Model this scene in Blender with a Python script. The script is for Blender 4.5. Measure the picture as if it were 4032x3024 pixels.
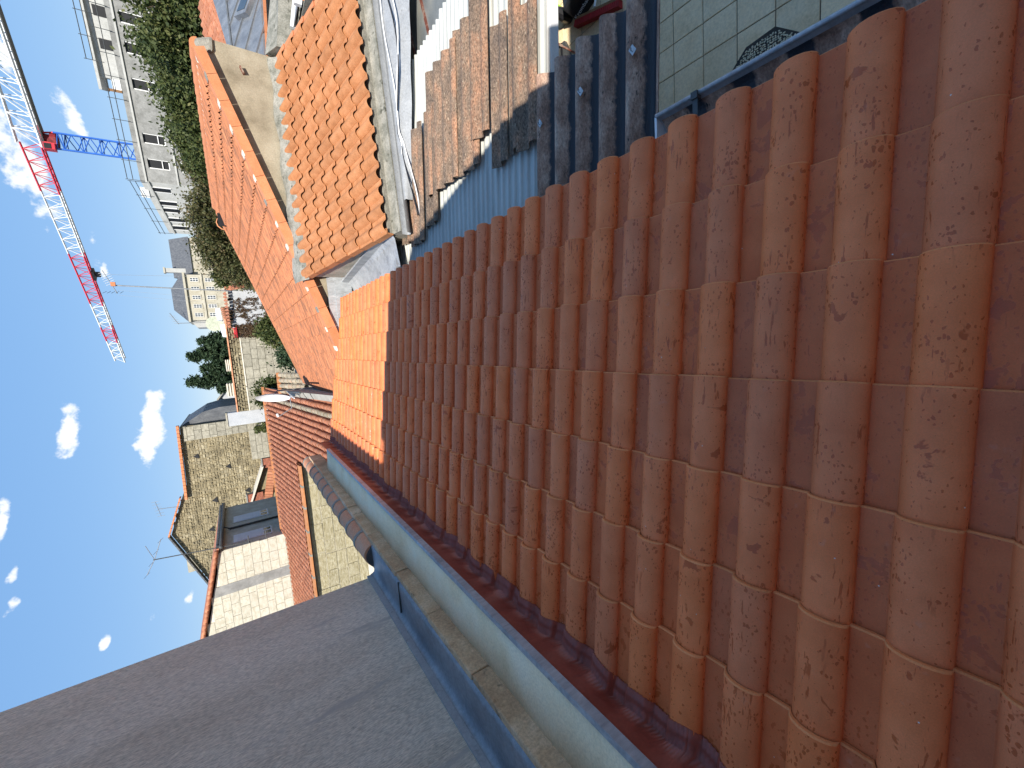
import bpy, math, random
import numpy as np
from mathutils import Vector, Matrix
random.seed(7); np.random.seed(7)
for o in list(bpy.data.objects): bpy.data.objects.remove(o)
scene = bpy.context.scene
C = scene.collection
rad = math.radians

# ------------------------------------------------------------------ camera
# The phone was held sideways: the world's "down" points to the right of the picture.
RM = ((0.99152806, 0.06396062, 0.11305376), (0.05873957, 0.55549402, -0.82944322), (-0.11585239, 0.82905695, 0.54703089))
ux, uy, uz = [Vector((RM[0][i], RM[1][i], RM[2][i])) for i in range(3)]
cd = bpy.data.cameras.new('camera'); cam = bpy.data.objects.new('camera', cd); C.objects.link(cam)
cam.matrix_world = Matrix(((-uy.x, ux.x, uz.x, 0), (-uy.y, ux.y, uz.y, 0), (-uy.z, ux.z, uz.z, 0), (0, 0, 0, 1)))
cd.sensor_fit = 'HORIZONTAL'; cd.sensor_width = 36; cd.lens = 1638 / 4032 * 36
cd.clip_start = 0.02; cd.clip_end = 4000
scene.camera = cam

# ------------------------------------------------------------------ light
LDIR = Vector((0.224, 1.0, -0.86)).normalized()          # the way sunlight travels
SKY = 0.15
sd = bpy.data.lights.new('sun', 'SUN'); sd.energy = 2.25; sd.angle = rad(0.53); sd.color = (1.0, 0.94, 0.84)
sun = bpy.data.objects.new('sun', sd); C.objects.link(sun); sun.rotation_euler = LDIR.to_track_quat('-Z', 'Y').to_euler()
w = bpy.data.worlds.new('World'); scene.world = w; w.use_nodes = True
nt = w.node_tree; nt.nodes.clear()
def wn(t, **k):
    n = nt.nodes.new(t)
    for a, b in k.items(): setattr(n, a, b)
    return n
wo = wn('ShaderNodeOutputWorld'); bg = wn('ShaderNodeBackground'); sky = wn('ShaderNodeTexSky')
sky.sky_type = 'NISHITA'; sky.sun_disc = False
sky.sun_elevation = rad(40); sky.sun_rotation = math.atan2(-LDIR.x, -LDIR.y)
sky.altitude = 2000; sky.air_density = 1.0; sky.dust_density = 0.0; sky.ozone_density = 6.0
bg.inputs[1].default_value = SKY
tc = wn('ShaderNodeTexCoord')
# fair-weather clouds: soft patches on the sky sphere, broken up by noise
CLOUDS = [((0.301,0.927,0.224),(0.006,0.004,-0.026),(-0.095,0.021,0.019)), ((0.423,0.881,0.213),(0.004,0.001,-0.011),(-0.021,0.008,0.005)),
 ((0.375,0.913,0.162),(0.004,0.001,-0.014),(-0.033,0.012,0.007)), ((-0.118,0.983,0.139),(-0.004,0.002,-0.020),(-0.077,-0.014,0.008)),
 ((-0.106,0.966,0.238),(-0.004,0.004,-0.018),(-0.063,-0.010,0.006)), ((0.193,0.966,0.172),(0.001,0.002,-0.013),(-0.044,0.007,0.007)),
 ((0.266,0.956,0.121),(0.001,0.001,-0.006),(-0.014,0.004,0.003)), ((-0.227,0.922,0.314),(-0.002,0.001,-0.010),(-0.034,-0.008,0.001)),
 ((-0.301,0.903,0.308),(-0.003,0.001,-0.007),(-0.015,-0.005,0.000)), ((-0.344,0.887,0.309),(-0.003,0.001,-0.007),(-0.018,-0.007,0.000)),
 ((-0.435,0.874,0.218),(-0.003,0.0,-0.008),(-0.014,-0.007,0.0)), ((-0.419,0.901,0.116),(-0.003,0.0,-0.008),(-0.015,-0.007,0.001)),
 ((-0.426,0.890,0.162),(-0.002,0.0,-0.006),(-0.011,-0.006,0.001)), ((0.156,0.974,0.162),(0.0,0.001,-0.007),(-0.030,0.004,0.005)),
 ((-0.8,0.5,0.33),(0.02,0.02,-0.03),(0.08,0.1,0.0)), ((0.85,0.4,0.34),(0.02,0.01,-0.04),(-0.07,0.12,0.0)), ((-0.5,-0.75,0.4),(0.02,0.02,0.05),(0.12,-0.08,0.0)), ((0.6,-0.7,0.42),(0.02,0.02,-0.05),(0.12,0.1,0.0))]
WK = [1.02, 1.1, 1.0, 1.15, 1.1, .45, .5, 1, .8, .9, .8, .9, .7, .3, .9, .9, .9, .9]
def vm(op, a, b=None):
    n = wn('ShaderNodeVectorMath', operation=op); nt.links.new(a, n.inputs[0])
    if b is not None:
        if isinstance(b, tuple): n.inputs[1].default_value = b
        else: nt.links.new(b, n.inputs[1])
    return n
def ma(op, a, b=None, clamp=False):
    n = wn('ShaderNodeMath', operation=op); n.use_clamp = clamp
    for i, v in enumerate((a, b)):
        if v is None: continue
        if isinstance(v, (int, float)): n.inputs[i].default_value = v
        else: nt.links.new(v, n.inputs[i])
    return n.outputs[0]
wob = wn('ShaderNodeTexNoise'); wob.inputs['Scale'].default_value = 22; wob.inputs['Detail'].default_value = 2
nt.links.new(tc.outputs['Generated'], wob.inputs['Vector'])
wv = vm('SUBTRACT', wob.outputs['Color'], (0.5, 0.5, 0.5)); ws = vm('SCALE', wv.outputs[0]); ws.inputs['Scale'].default_value = 0.022
DIR = vm('ADD', tc.outputs['Generated'], ws.outputs[0]).outputs[0]
acc = None
for (c, e1, e2), k in zip(CLOUDS, WK):
    d = vm('SUBTRACT', DIR, c).outputs[0]
    l1 = sum(t * t for t in e1); l2 = sum(t * t for t in e2)
    a = vm('DOT_PRODUCT', d, tuple(t / l1 for t in e1)).outputs['Value']; b = vm('DOT_PRODUCT', d, tuple(t / l2 for t in e2)).outputs['Value']
    q = ma('SUBTRACT', k, ma('ADD', ma('MULTIPLY', a, a), ma('MULTIPLY', b, b)))
    acc = q if acc is None else ma('MAXIMUM', acc, q)
nz = wn('ShaderNodeTexNoise'); nz.inputs['Scale'].default_value = 30; nz.inputs['Detail'].default_value = 5; nz.inputs['Roughness'].default_value = .62
nt.links.new(tc.outputs['Generated'], nz.inputs['Vector'])
acc = ma('MAXIMUM', acc, -2.0)
dens = ma('ADD', acc, ma('MULTIPLY', ma('SUBTRACT', nz.outputs['Fac'], 0.62), 3.4))
mr = wn('ShaderNodeMapRange'); mr.interpolation_type = 'SMOOTHSTEP'; mr.inputs['From Min'].default_value = -0.12; mr.inputs['From Max'].default_value = 0.55
mr.inputs['To Max'].default_value = 0.93; nt.links.new(dens, mr.inputs['Value'])
mx = wn('ShaderNodeMix', data_type='RGBA'); mx.inputs['B'].default_value = (2.17, 2.23, 2.29, 1)
gm = wn('ShaderNodeGamma'); gm.inputs[1].default_value = 0.15; nt.links.new(sky.outputs[0], gm.inputs[0])
h0 = wn('ShaderNodeHueSaturation'); h0.inputs['Saturation'].default_value = 1.9; nt.links.new(gm.outputs[0], h0.inputs['Color'])
hs = wn('ShaderNodeHueSaturation'); hs.inputs['Saturation'].default_value = 1.94; hs.inputs['Value'].default_value = 1.373; hs.inputs['Hue'].default_value = 0.513; nt.links.new(h0.outputs[0], hs.inputs['Color'])
nt.links.new(mr.outputs[0], mx.inputs['Factor']); nt.links.new(hs.outputs[0], mx.inputs['A'])
nt.links.new(mx.outputs['Result'], bg.inputs[0]); nt.links.new(bg.outputs[0], wo.inputs[0])
vs = scene.view_settings; vs.view_transform = 'Standard'; vs.look = 'None'; vs.gamma = 1; vs.use_curve_mapping = False; vs.exposure = 1.75
scene.cycles.max_bounces = 7; scene.cycles.diffuse_bounces = 5; scene.cycles.glossy_bounces = 3; scene.cycles.caustics_reflective = False; scene.cycles.caustics_refractive = False

# ------------------------------------------------------------------ helpers
def P(az, el, Y):                                   # a point seen in a given direction, at depth Y
    a = rad(az); return Vector((Y * math.tan(a), Y, Y / math.cos(a) * math.tan(rad(el))))
def lerp(a, b, t): return a + (b - a) * t
class MB:
    def __init__(s): s.v = []; s.f = []; s.m = []; s.r = []; s.s = []; s.cr = 0.5; s.cm = 0; s.sm = False
    def new(s, m=None, sm=None):
        s.cr = random.random()
        if m is not None: s.cm = m
        if sm is not None: s.sm = sm
        return s
    def add(s, vs, fs):
        o = len(s.v); s.v += [tuple(p) for p in vs]
        for f in fs: s.f.append(tuple(i + o for i in f)); s.m.append(s.cm); s.r.append(s.cr); s.s.append(s.sm)
        return s
    def quad(s, a, b, c, d): return s.add((a, b, c, d), [(0, 1, 2, 3)])
    def hexa(s, b, t):                              # bottom and top loops of n points
        n = len(b); return s.add(list(b) + list(t), [tuple(range(n))[::-1], tuple(range(n, 2 * n))] + [(i, (i + 1) % n, n + (i + 1) % n, n + i) for i in range(n)])
    def box(s, x0, x1, y0, y1, z0, z1):
        return s.hexa([(x0, y0, z0), (x1, y0, z0), (x1, y1, z0), (x0, y1, z0)], [(x0, y0, z1), (x1, y0, z1), (x1, y1, z1), (x0, y1, z1)])
    def ob(s, c, a, b, d):                          # box from its centre and three half-edge vectors
        c, a, b, d = map(Vector, (c, a, b, d))
        return s.hexa([c - a - b - d, c + a - b - d, c + a + b - d, c - a + b - d], [c - a - b + d, c + a - b + d, c + a + b + d, c - a + b + d])
    def prism(s, poly, vec):
        vec = Vector(vec); return s.hexa([Vector(p) for p in poly], [Vector(p) + vec for p in poly])
    def tube(s, pts, r, n=8, caps=True):
        pts = [Vector(p) for p in pts]; rs = r if isinstance(r, (list, tuple)) else [r] * len(pts); vs = []; fs = []
        for i, p in enumerate(pts):
            d = (pts[min(i + 1, len(pts) - 1)] - pts[max(i - 1, 0)]).normalized()
            a = d.orthogonal().normalized() if abs(d.z) > .9 else d.cross(Vector((0, 0, 1))).normalized(); b = d.cross(a)
            vs += [p + (a * math.cos(2 * math.pi * k / n) + b * math.sin(2 * math.pi * k / n)) * rs[i] for k in range(n)]
        for i in range(len(pts) - 1):
            fs += [(i * n + k, i * n + (k + 1) % n, (i + 1) * n + (k + 1) % n, (i + 1) * n + k) for k in range(n)]
        if caps: fs += [tuple(range(n))[::-1], tuple(range((len(pts) - 1) * n, len(pts) * n))]
        return s.add(vs, fs)
    def grid(s, rows):
        n = len(rows[0]); vs = [p for r in rows for p in r]
        return s.add(vs, [(i * n + k, i * n + k + 1, (i + 1) * n + k + 1, (i + 1) * n + k) for i in range(len(rows) - 1) for k in range(n - 1)])
    def mesh(s, name, mats):
        me = bpy.data.meshes.new(name); me.from_pydata(s.v, [], s.f)
        for m in (mats if isinstance(mats, (list, tuple)) else [mats]): me.materials.append(m)
        me.polygons.foreach_set('material_index', s.m); me.polygons.foreach_set('use_smooth', s.s)
        at = me.attributes.new('rnd', 'FLOAT', 'FACE'); at.data.foreach_set('value', s.r)
        me.update(); return me
    def build(s, name, mats, parent=None, bevel=0): return link(name, s.mesh(name, mats), parent, None, bevel)
def link(name, me, parent=None, mat=None, bevel=0):
    o = bpy.data.objects.new(name, me); C.objects.link(o)
    if parent is not None:
        o.parent = parent
        o.matrix_parent_inverse = Matrix.Translation(-Vector(parent['o'])) if parent.get('o') is not None else Matrix()
    if mat is not None: o.matrix_basis = mat
    if bevel:
        b = o.modifiers.new('bevel', 'BEVEL'); b.width = bevel; b.segments = 2; b.limit_method = 'ANGLE'
    return o
def tag(o, label, cat, group=None, kind=None):
    o['label'] = label; o['category'] = cat
    if group: o['group'] = group
    if kind: o['kind'] = kind
    return o
def thing(name, label, cat, loc=(0, 0, 0), group=None):
    o = bpy.data.objects.new(name, None); C.objects.link(o); o.location = loc; o['o'] = tuple(loc); o.empty_display_size = .2
    return tag(o, label, cat, group)
def fr(O, ex, ey):
    ex = Vector(ex).normalized(); ey = Vector(ey).normalized(); ez = ex.cross(ey).normalized(); ey = ez.cross(ex); O = Vector(O)
    return Matrix(((ex.x, ey.x, ez.x, O.x), (ex.y, ey.y, ez.y, O.y), (ex.z, ey.z, ez.z, O.z), (0, 0, 0, 1)))
def tile_mesh(name, prof, L, th, lift, mats, nx=2, taper=1.0, yc=0):
    m = MB(); m.sm = True; rows = []
    for i in range(nx + 1):
        t = i / nx; k = lerp(taper, 1, t)
        rows.append([(L * t, yc + (y - yc) * k, z * k + lift * t) for y, z in prof])
    m.grid([r for r in rows]); m.sm = False; m.cm = 1
    a = rows[-1]; e = min(.005, th * .4); m.grid([a, [(x + e, y, z - e) for x, y, z in a], [(x + e, y, z - th) for x, y, z in a]])
    m.cm = 0; b = [r[0] for r in rows]; m.grid([[(x, y, z - th) for x, y, z in b], b])
    b = [r[-1] for r in rows]; m.grid([b, [(x, y, z - th) for x, y, z in b]])
    return m.mesh(name, mats)
def lay(name, me, mats, parent, maxn=300, rest='remaining_tiles'):
    """copies of one piece: the nearest ones as parts, any beyond the limit joined into one"""
    mats = sorted(mats, key=lambda M: M.translation.length)
    for M in mats[:maxn]: link(name, me, parent, M)
    if len(mats) > maxn:
        n = len(me.vertices); co = np.empty(n * 3); me.vertices.foreach_get('co', co); co = np.c_[co.reshape(-1, 3), np.ones(n)]
        fs = [tuple(p.vertices) for p in me.polygons]; mi = [p.material_index for p in me.polygons]; ss = [p.use_smooth for p in me.polygons]
        m = MB()
        for M in mats[maxn:]:
            o = len(m.v); m.v += [tuple(r) for r in (co @ np.array(M).T)[:, :3]]; r = random.random()
            m.f += [tuple(i + o for i in f) for f in fs]; m.m += mi; m.s += ss; m.r += [r] * len(fs)
        q = m.build(rest, list(me.materials), parent); q['kind'] = 'stuff'

# ------------------------------------------------------------------ materials
def nodes(name):
    m = bpy.data.materials.new(name); m.use_nodes = True; t = m.node_tree; b = t.nodes['Principled BSDF']; return m, t, b
class NT:
    def __init__(s, t): s.t = t
    def n(s, ty, ins=None, **k):
        n = s.t.nodes.new(ty)
        for a, b in k.items(): setattr(n, a, b)
        for a, b in (ins or {}).items():
            if hasattr(b, 'node'): s.t.links.new(b, n.inputs[a])
            else: n.inputs[a].default_value = b
        return n
    def math(s, op, a, b=0.0, clamp=False):
        n = s.n('ShaderNodeMath', {0: a, 1: b}, operation=op); n.use_clamp = clamp; return n.outputs[0]
    def noise(s, v, sc, det=6, ro=.6, dist=0): return s.n('ShaderNodeTexNoise', {'Vector': v, 'Scale': sc, 'Detail': det, 'Roughness': ro, 'Distortion': dist}).outputs['Fac']
    def ramp(s, f, stops):
        n = s.n('ShaderNodeValToRGB', {0: f}); e = n.color_ramp.elements
        while len(e) < len(stops): e.new(.5)
        for q, (p, c) in zip(e, stops): q.position = p; q.color = (*c, 1) if len(c) == 3 else c
        return n.outputs[0]
    def mr(s, v, a, b, c=0.0, d=1.0): return s.n('ShaderNodeMapRange', {0: v, 1: a, 2: b, 3: c, 4: d}).outputs[0]
    def mix(s, f, a, b, bt='MIX'):
        n = s.n('ShaderNodeMix', {'Factor': f}, data_type='RGBA', blend_type=bt)
        for k, v in (('A', a), ('B', b)):
            i = n.inputs[k] if False else [q for q in n.inputs if q.name == k and q.type == 'RGBA'][0]
            if hasattr(v, 'node'): s.t.links.new(v, i)
            else: i.default_value = (*v, 1) if len(v) == 3 else v
        return [q for q in n.outputs if q.type == 'RGBA'][0]
    def coords(s, stretch=None):
        tcn = s.n('ShaderNodeTexCoord'); oi = s.n('ShaderNodeObjectInfo')
        off = s.n('ShaderNodeCombineXYZ', {0: s.math('MULTIPLY', oi.outputs['Random'], 53.0), 1: s.math('MULTIPLY', oi.outputs['Random'], 31.0), 2: s.math('MULTIPLY', oi.outputs['Random'], 17.0)}).outputs[0]
        v = s.n('ShaderNodeVectorMath', {0: tcn.outputs['Object'], 1: off}, operation='ADD').outputs[0]
        if stretch: v = s.n('ShaderNodeVectorMath', {0: v, 1: stretch}, operation='MULTIPLY').outputs[0]
        at = s.n('ShaderNodeAttribute', attribute_name='rnd').outputs['Fac']
        return v, oi.outputs['Random'], at
def mk(name, cols, s=4, grain=60, ga=.25, rough=.85, bump=.3, bd=.01, rnd=.12, arnd=.0, metal=0, stretch=None, spec=.4, det=7, spots=None):
    """weathered surface: ramp of colours over broad noise, fine grain, per-piece variation, relief"""
    m, t, b = nodes(name); q = NT(t); v, r, at = q.coords(stretch)
    f = q.noise(v, s, det); n = len(cols)
    col = q.ramp(f, [(.32 + .36 * i / max(n - 1, 1), c) for i, c in enumerate(cols)])
    g = q.noise(v, grain, 4, .7)
    col = q.mix(1.0, col, q.ramp(g, [(.25, (1 - ga,) * 3), (.75, (1 + ga * .6,) * 3)]), 'MULTIPLY')
    if spots:
        sc, th, sp = spots; f2 = q.noise(v, sc, 6, .65); col = q.mix(q.mr(f2, th, th + .08), col, sp)
    val = q.math('ADD', q.math('ADD', 1 - rnd - arnd, q.math('MULTIPLY', r, 2 * rnd)), q.math('MULTIPLY', at, 2 * arnd))
    col = q.n('ShaderNodeHueSaturation', {'Color': col, 'Value': val}).outputs[0]
    t.links.new(col, b.inputs['Base Color']); b.inputs['Roughness'].default_value = rough; b.inputs['Metallic'].default_value = metal
    b.inputs['Specular IOR Level'].default_value = spec
    if bump:
        bp = q.n('ShaderNodeBump', {'Strength': bump, 'Distance': bd, 'Height': g}); t.links.new(bp.outputs[0], b.inputs['Normal'])
    return m

def wet_tile():
    m, t, b = nodes('wet_clay'); q = NT(t); v, r, at = q.coords()
    base = q.ramp(q.noise(v, 6, 3), [(.3, (.68, .178, .064)), (.5, (.75, .21, .078)), (.72, (.82, .245, .098))])
    base = q.mix(1.0, base, q.ramp(q.noise(v, 260, 3, .7), [(.3, (.86,) * 3), (.75, (1.1,) * 3)]), 'MULTIPLY')
    base = q.n('ShaderNodeHueSaturation', {'Color': base, 'Value': q.math('ADD', .9, q.math('MULTIPLY', r, .2)), 'Saturation': q.math('ADD', .98, q.math('MULTIPLY', r, .05))}).outputs[0]
    # rain drops and splashes still wet on the clay
    dv = q.n('ShaderNodeVectorMath', {0: v, 1: q.n('ShaderNodeVectorMath', {0: q.n('ShaderNodeTexNoise', {'Vector': v, 'Scale': 60., 'Detail': 3.}).outputs['Color'], 1: (.018, .018, .018)}, operation='MULTIPLY').outputs[0]}, operation='ADD').outputs[0]
    dv = q.n('ShaderNodeVectorMath', {0: dv, 1: (.62, 1., 1.)}, operation='MULTIPLY').outputs[0]
    lo = q.noise(v, 5.5, 3); size = q.mr(lo, .34, .66, .04, .42)
    v1 = q.n('ShaderNodeTexVoronoi', {'Vector': dv, 'Scale': 78.}); v2 = q.n('ShaderNodeTexVoronoi', {'Vector': dv, 'Scale': 44.})
    c1 = q.n('ShaderNodeSeparateColor', {0: v1.outputs['Color']}).outputs[0]; c2 = q.n('ShaderNodeSeparateColor', {0: v2.outputs['Color']}).outputs[0]
    d1 = q.math('LESS_THAN', v1.outputs['Distance'], q.math('MULTIPLY', size, q.math('ADD', .2, c1)))
    d2 = q.math('LESS_THAN', v2.outputs['Distance'], q.math('MULTIPLY', size, q.math('SUBTRACT', c2, .42)))
    yy = q.n('ShaderNodeSeparateXYZ', {0: q.n('ShaderNodeTexCoord').outputs['Object']}).outputs[1]
    pan = q.mr(yy, .132, .142)                       # flat channel of each tile: wetter, and its shade put into the colour
    film = q.mr(q.math('ADD', q.noise(v, 9, 4, .62, .4), q.math('MULTIPLY', pan, .07)), .655, .675)
    sv = q.n('ShaderNodeVectorMath', {0: v, 1: (.16, 1., 1.)}, operation='MULTIPLY').outputs[0]
    st = q.math('MULTIPLY', q.mr(q.noise(sv, 70, 3, .6), .60, .63), q.mr(q.noise(v, 4.2, 2), .50, .56))
    pan_shade = q.math('MULTIPLY', pan, .45)  # painted shade, darkens the channel evenly
    wet = q.math('MAXIMUM', q.math('MAXIMUM', q.math('MAXIMUM', d1, d2), st), film, True)
    dk = q.mix(1.0, base, (.58, .42, .34), 'MULTIPLY')
    col = q.mix(q.math('MAXIMUM', q.math('MULTIPLY', wet, .82), pan_shade), base, dk)
    dust = q.mr(q.noise(v, 14, 3, .7), .66, .8, 0, .35); col = q.mix(dust, col, (.60, .33, .25))
    v3 = q.n('ShaderNodeTexVoronoi', {'Vector': v, 'Scale': 26.}); speck = q.math('MULTIPLY', q.math('LESS_THAN', v3.outputs['Distance'], .055), q.math('GREATER_THAN', q.n('ShaderNodeSeparateColor', {0: v3.outputs['Color']}).outputs[1], .86))
    col = q.mix(speck, col, (.7, .66, .62))
    t.links.new(col, b.inputs['Base Color']); t.links.new(q.mr(wet, 0, 1, .58, .22), b.inputs['Roughness'])
    b.inputs['Specular IOR Level'].default_value = .32
    h = q.noise(v, 170, 2)
    t.links.new(q.n('ShaderNodeBump', {'Strength': .25, 'Distance': .003, 'Height': h}).outputs[0], b.inputs['Normal'])
    return m
def leafmat(name, cols, rough=.6, tr=.25):
    m, t, b = nodes(name); q = NT(t); v, r, at = q.coords()
    n = len(cols); col = q.ramp(at, [(i / (n - 1), c) for i, c in enumerate(cols)])
    t.links.new(col, b.inputs['Base Color']); b.inputs['Roughness'].default_value = rough; b.inputs['Specular IOR Level'].default_value = .3
    tb = q.n('ShaderNodeBsdfTranslucent', {'Color': col}); mxs = q.n('ShaderNodeMixShader', {0: tr}); t.links.new(b.outputs[0], mxs.inputs[1]); t.links.new(tb.outputs[0], mxs.inputs[2])
    t.links.new(mxs.outputs[0], t.nodes['Material Output'].inputs[0]); return m

WET = wet_tile()
RIM = mk('clay_rim', [(.74, .25, .085), (.82, .31, .12)], 12, 200, .2, .8)
CLAY_B = mk('sandy_orange_clay', [(.38, .155, .06), (.46, .195, .08), (.51, .23, .105)], 7, 70, .3, .85, .25, rnd=.10, spots=(9, .68, (.40, .20, .12)))
CLAY_C = mk('weathered_orange_clay', [(.34, .135, .065), (.47, .175, .08), (.53, .21, .10)], 5, 50, .3, .88, .3, rnd=.12, arnd=.1, stretch=(.3, 4.5, 1), spots=(14, .505, (.22, .10, .058)))
CLAY_T = mk('old_canal_clay', [(.36, .14, .08), (.46, .18, .095), (.50, .24, .14)], 6, 60, .3, .88, .3, rnd=.14, arnd=.14, spots=(8, .64, (.24, .17, .12)))
CLAY_MOSS = mk('lichen_grey_clay', [(.22, .19, .14), (.40, .34, .24), (.46, .30, .2)], 8, 50, .4, .95, .4, rnd=.15)
CLAY_V = mk('flat_verge_clay', [(.55, .20, .085), (.62, .25, .12)], 6, 60, .2, .85, .2, rnd=.07)
CLAY_COP = mk('coping_clay', [(.56, .24, .13), (.64, .30, .165), (.58, .34, .22)], 7, 70, .3, .85, .3, rnd=.1)
MORTAR = mk('grey_mortar', [(.20, .19, .16), (.34, .32, .27)], 14, 60, .4, .95, .6, spots=(20, .62, (.10, .10, .08)))
LIME = mk('white_lime_mortar', [(.62, .56, .46), (.75, .70, .60)], 10, 60, .25, .95, .6)
RENDER = mk('grey_sprayed_render', [(.72, .62, .49), (.83, .73, .59), (.88, .785, .65)], 1.5, 85, .55, .95, 1.0, .02, rnd=0, stretch=(1, 1.6, .35), spots=(2.6, .60, (.56, .50, .43)))
BEIGE = mk('beige_cement_render', [(.21, .175, .12), (.31, .265, .19), (.38, .33, .245)], 2.2, 45, .25, .95, .4, rnd=0, spots=(3.5, .64, (.24, .21, .15)))
CONC = mk('stained_concrete', [(.22, .21, .17), (.36, .34, .28), (.46, .43, .36)], 2.5, 40, .3, .95, .4, rnd=0, spots=(6, .66, (.18, .17, .13)))
DIRTY = mk('mossy_cement', [(.16, .16, .13), (.28, .27, .23), (.38, .36, .31)], 6, 50, .4, .95, .6, rnd=0, spots=(9, .58, (.09, .09, .07)))
CREAM = mk('cream_mortar', [(.76, .58, .35), (.85, .68, .44), (.88, .74, .52)], 3, 80, .2, .95, .5, .006, rnd=.02)
STONE = mk('brown_stained_stone', [(.42, .25, .135), (.58, .38, .22), (.72, .52, .34)], 4, 60, .4, .95, .6, .008, rnd=.08, spots=(5, .62, (.10, .075, .05)))
ZINC = mk('weathered_zinc', [(.17, .18, .20), (.23, .245, .265), (.30, .31, .33)], 4, 40, .3, .5, .15, rnd=.05, metal=.35, spec=.5, spots=(18, .68, (.42, .45, .5)))
ZINCL = mk('pale_painted_zinc', [(.30, .31, .32), (.38, .39, .40)], 5, 50, .25, .6, .2, rnd=.05, metal=.2, spots=(14, .6, (.24, .24, .24)))
ZINCW = mk('bright_zinc', [(.30, .32, .34), (.42, .44, .46), (.50, .52, .53)], 5, 40, .25, .5, .1, rnd=.04, metal=.3, stretch=(1, 1, .3), spots=(7, .60, (.26, .26, .25)))
LEAD = mk('pleated_red_flashing', [(.26, .055, .036), (.33, .075, .048)], 6, 60, .2, .42, .1, rnd=.06, spec=.5)
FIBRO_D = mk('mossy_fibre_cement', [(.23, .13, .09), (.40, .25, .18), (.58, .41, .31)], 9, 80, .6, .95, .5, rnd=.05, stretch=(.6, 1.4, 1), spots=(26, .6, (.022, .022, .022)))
def _valley_shade_wet(m):
    # trough shade and sky reflection painted into the colour, with a wet gloss
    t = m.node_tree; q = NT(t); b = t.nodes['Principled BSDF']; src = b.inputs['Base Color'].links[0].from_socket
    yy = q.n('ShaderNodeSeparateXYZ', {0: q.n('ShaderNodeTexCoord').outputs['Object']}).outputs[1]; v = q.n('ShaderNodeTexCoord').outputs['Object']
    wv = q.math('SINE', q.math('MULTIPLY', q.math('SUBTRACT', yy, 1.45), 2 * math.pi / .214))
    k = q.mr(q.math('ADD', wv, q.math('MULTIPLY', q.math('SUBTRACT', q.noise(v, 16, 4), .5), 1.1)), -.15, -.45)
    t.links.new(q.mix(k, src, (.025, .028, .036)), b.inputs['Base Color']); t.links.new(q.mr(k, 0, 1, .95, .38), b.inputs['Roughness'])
_valley_shade_wet(FIBRO_D)
FIBRO_R = mk('reddish_fibre_cement', [(.11, .085, .07), (.24, .165, .115), (.42, .22, .13)], 4, 75, .95, .95, .8, rnd=.12, stretch=(.6, 1.3, 1), spots=(60, .60, (.46, .37, .27)))
PVC = mk('pale_plastic_sheet', [(.42, .42, .39), (.48, .485, .45), (.54, .54, .50)], 4, 60, .12, .45, .1, rnd=.02, stretch=(.35, 3, 1), spots=(7, .68, (.36, .32, .22)))
WHITE = mk('white_paint', [(.72, .72, .72), (.8, .8, .8)], 6, 60, .1, .5, .05, rnd=.03)
RUST = mk('rusty_bar', [(.12, .035, .02), (.2, .06, .035), (.42, .36, .28)], 9, 60, .4, .8, .4, rnd=.1)
GLASS = mk('old_wired_glass', [(.16, .17, .165), (.21, .22, .21), (.30, .29, .25)], 2.2, 90, .25, .3, .3, .004, rnd=.08, spec=.5, stretch=(1, 1.6, 1))
PAVE = mk('stone_effect_paving', [(.78, .57, .33), (.89, .68, .42), (.92, .73, .48)], 3.5, 40, .22, .8, .25, rnd=.07, spots=(5, .66, (.27, .24, .18)))
GROUT = mk('dark_grout', [(.05, .045, .04), (.08, .07, .06)], 20, 80, .3, .95)
EARTH = mk('ground_earth', [(.09, .085, .06), (.14, .12, .085), (.10, .12, .05)], .4, 6, .3, .95)
PEBBLE = mk('cream_pebble', [(.72, .62, .42), (.85, .76, .56)], 30, 90, .15, .6, .1, arnd=.12)
BLACK = mk('black_plastic', [(.012, .012, .014), (.02, .02, .024)], 8, 60, .3, .4, .1)
GREENP = mk('lime_green_plastic', [(.25, .55, .02), (.3, .62, .03)], 8, 60, .1, .4)
REDB = mk('red_bristle', [(.30, .012, .014), (.42, .02, .02)], 12, 90, .3, .7, .3, rnd=.1)
WOOD = mk('brown_wood', [(.20, .10, .04), (.30, .16, .07)], 8, 60, .3, .7, .2)
CRM = mk('limewashed_block', [(.42, .39, .30), (.52, .49, .40), (.56, .54, .46)], 3, 30, .18, .95, .5, .02, rnd=.05, spots=(5, .64, (.48, .43, .31)))
ROUGH = mk('rough_yellow_limestone', [(.28, .24, .13), (.42, .37, .24), (.52, .48, .35)], 4, 16, .4, .95, 1.0, .03, rnd=.08, stretch=(1, 1, 1.8), spots=(7, .66, (.25, .23, .17)))
RUBBLE = mk('rubble_stone', [(.15, .125, .08), (.28, .235, .145), (.38, .33, .225)], 1.2, 8, .4, .95, .6, .03, rnd=0, arnd=.3, spots=(1.1, .63, (.20, .18, .13)))
RUBJ = mk('rubble_joint', [(.22, .18, .105), (.34, .28, .17)], 3, 10, .4, .95, .5, rnd=0)
ASHLAR = mk('grey_ashlar', [(.24, .225, .175), (.34, .315, .25), (.42, .395, .32)], 2.5, 14, .3, .95, .4, rnd=.13, spots=(3, .64, (.22, .21, .17)))
FAC = mk('dull_stone_facade', [(.30, .27, .22), (.36, .33, .28), (.42, .39, .33)], 2, 12, .2, .95, .3, rnd=.07)
WREND = mk('white_render', [(.40, .415, .44), (.50, .515, .54)], 2.5, 20, .15, .95, .4, rnd=.02, spots=(4, .66, (.46, .47, .46)))
GREYB = mk('raw_concrete_block', [(.20, .20, .19), (.26, .26, .25), (.31, .31, .30)], 1.2, 5, .25, .95, .3, rnd=.05)
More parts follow.
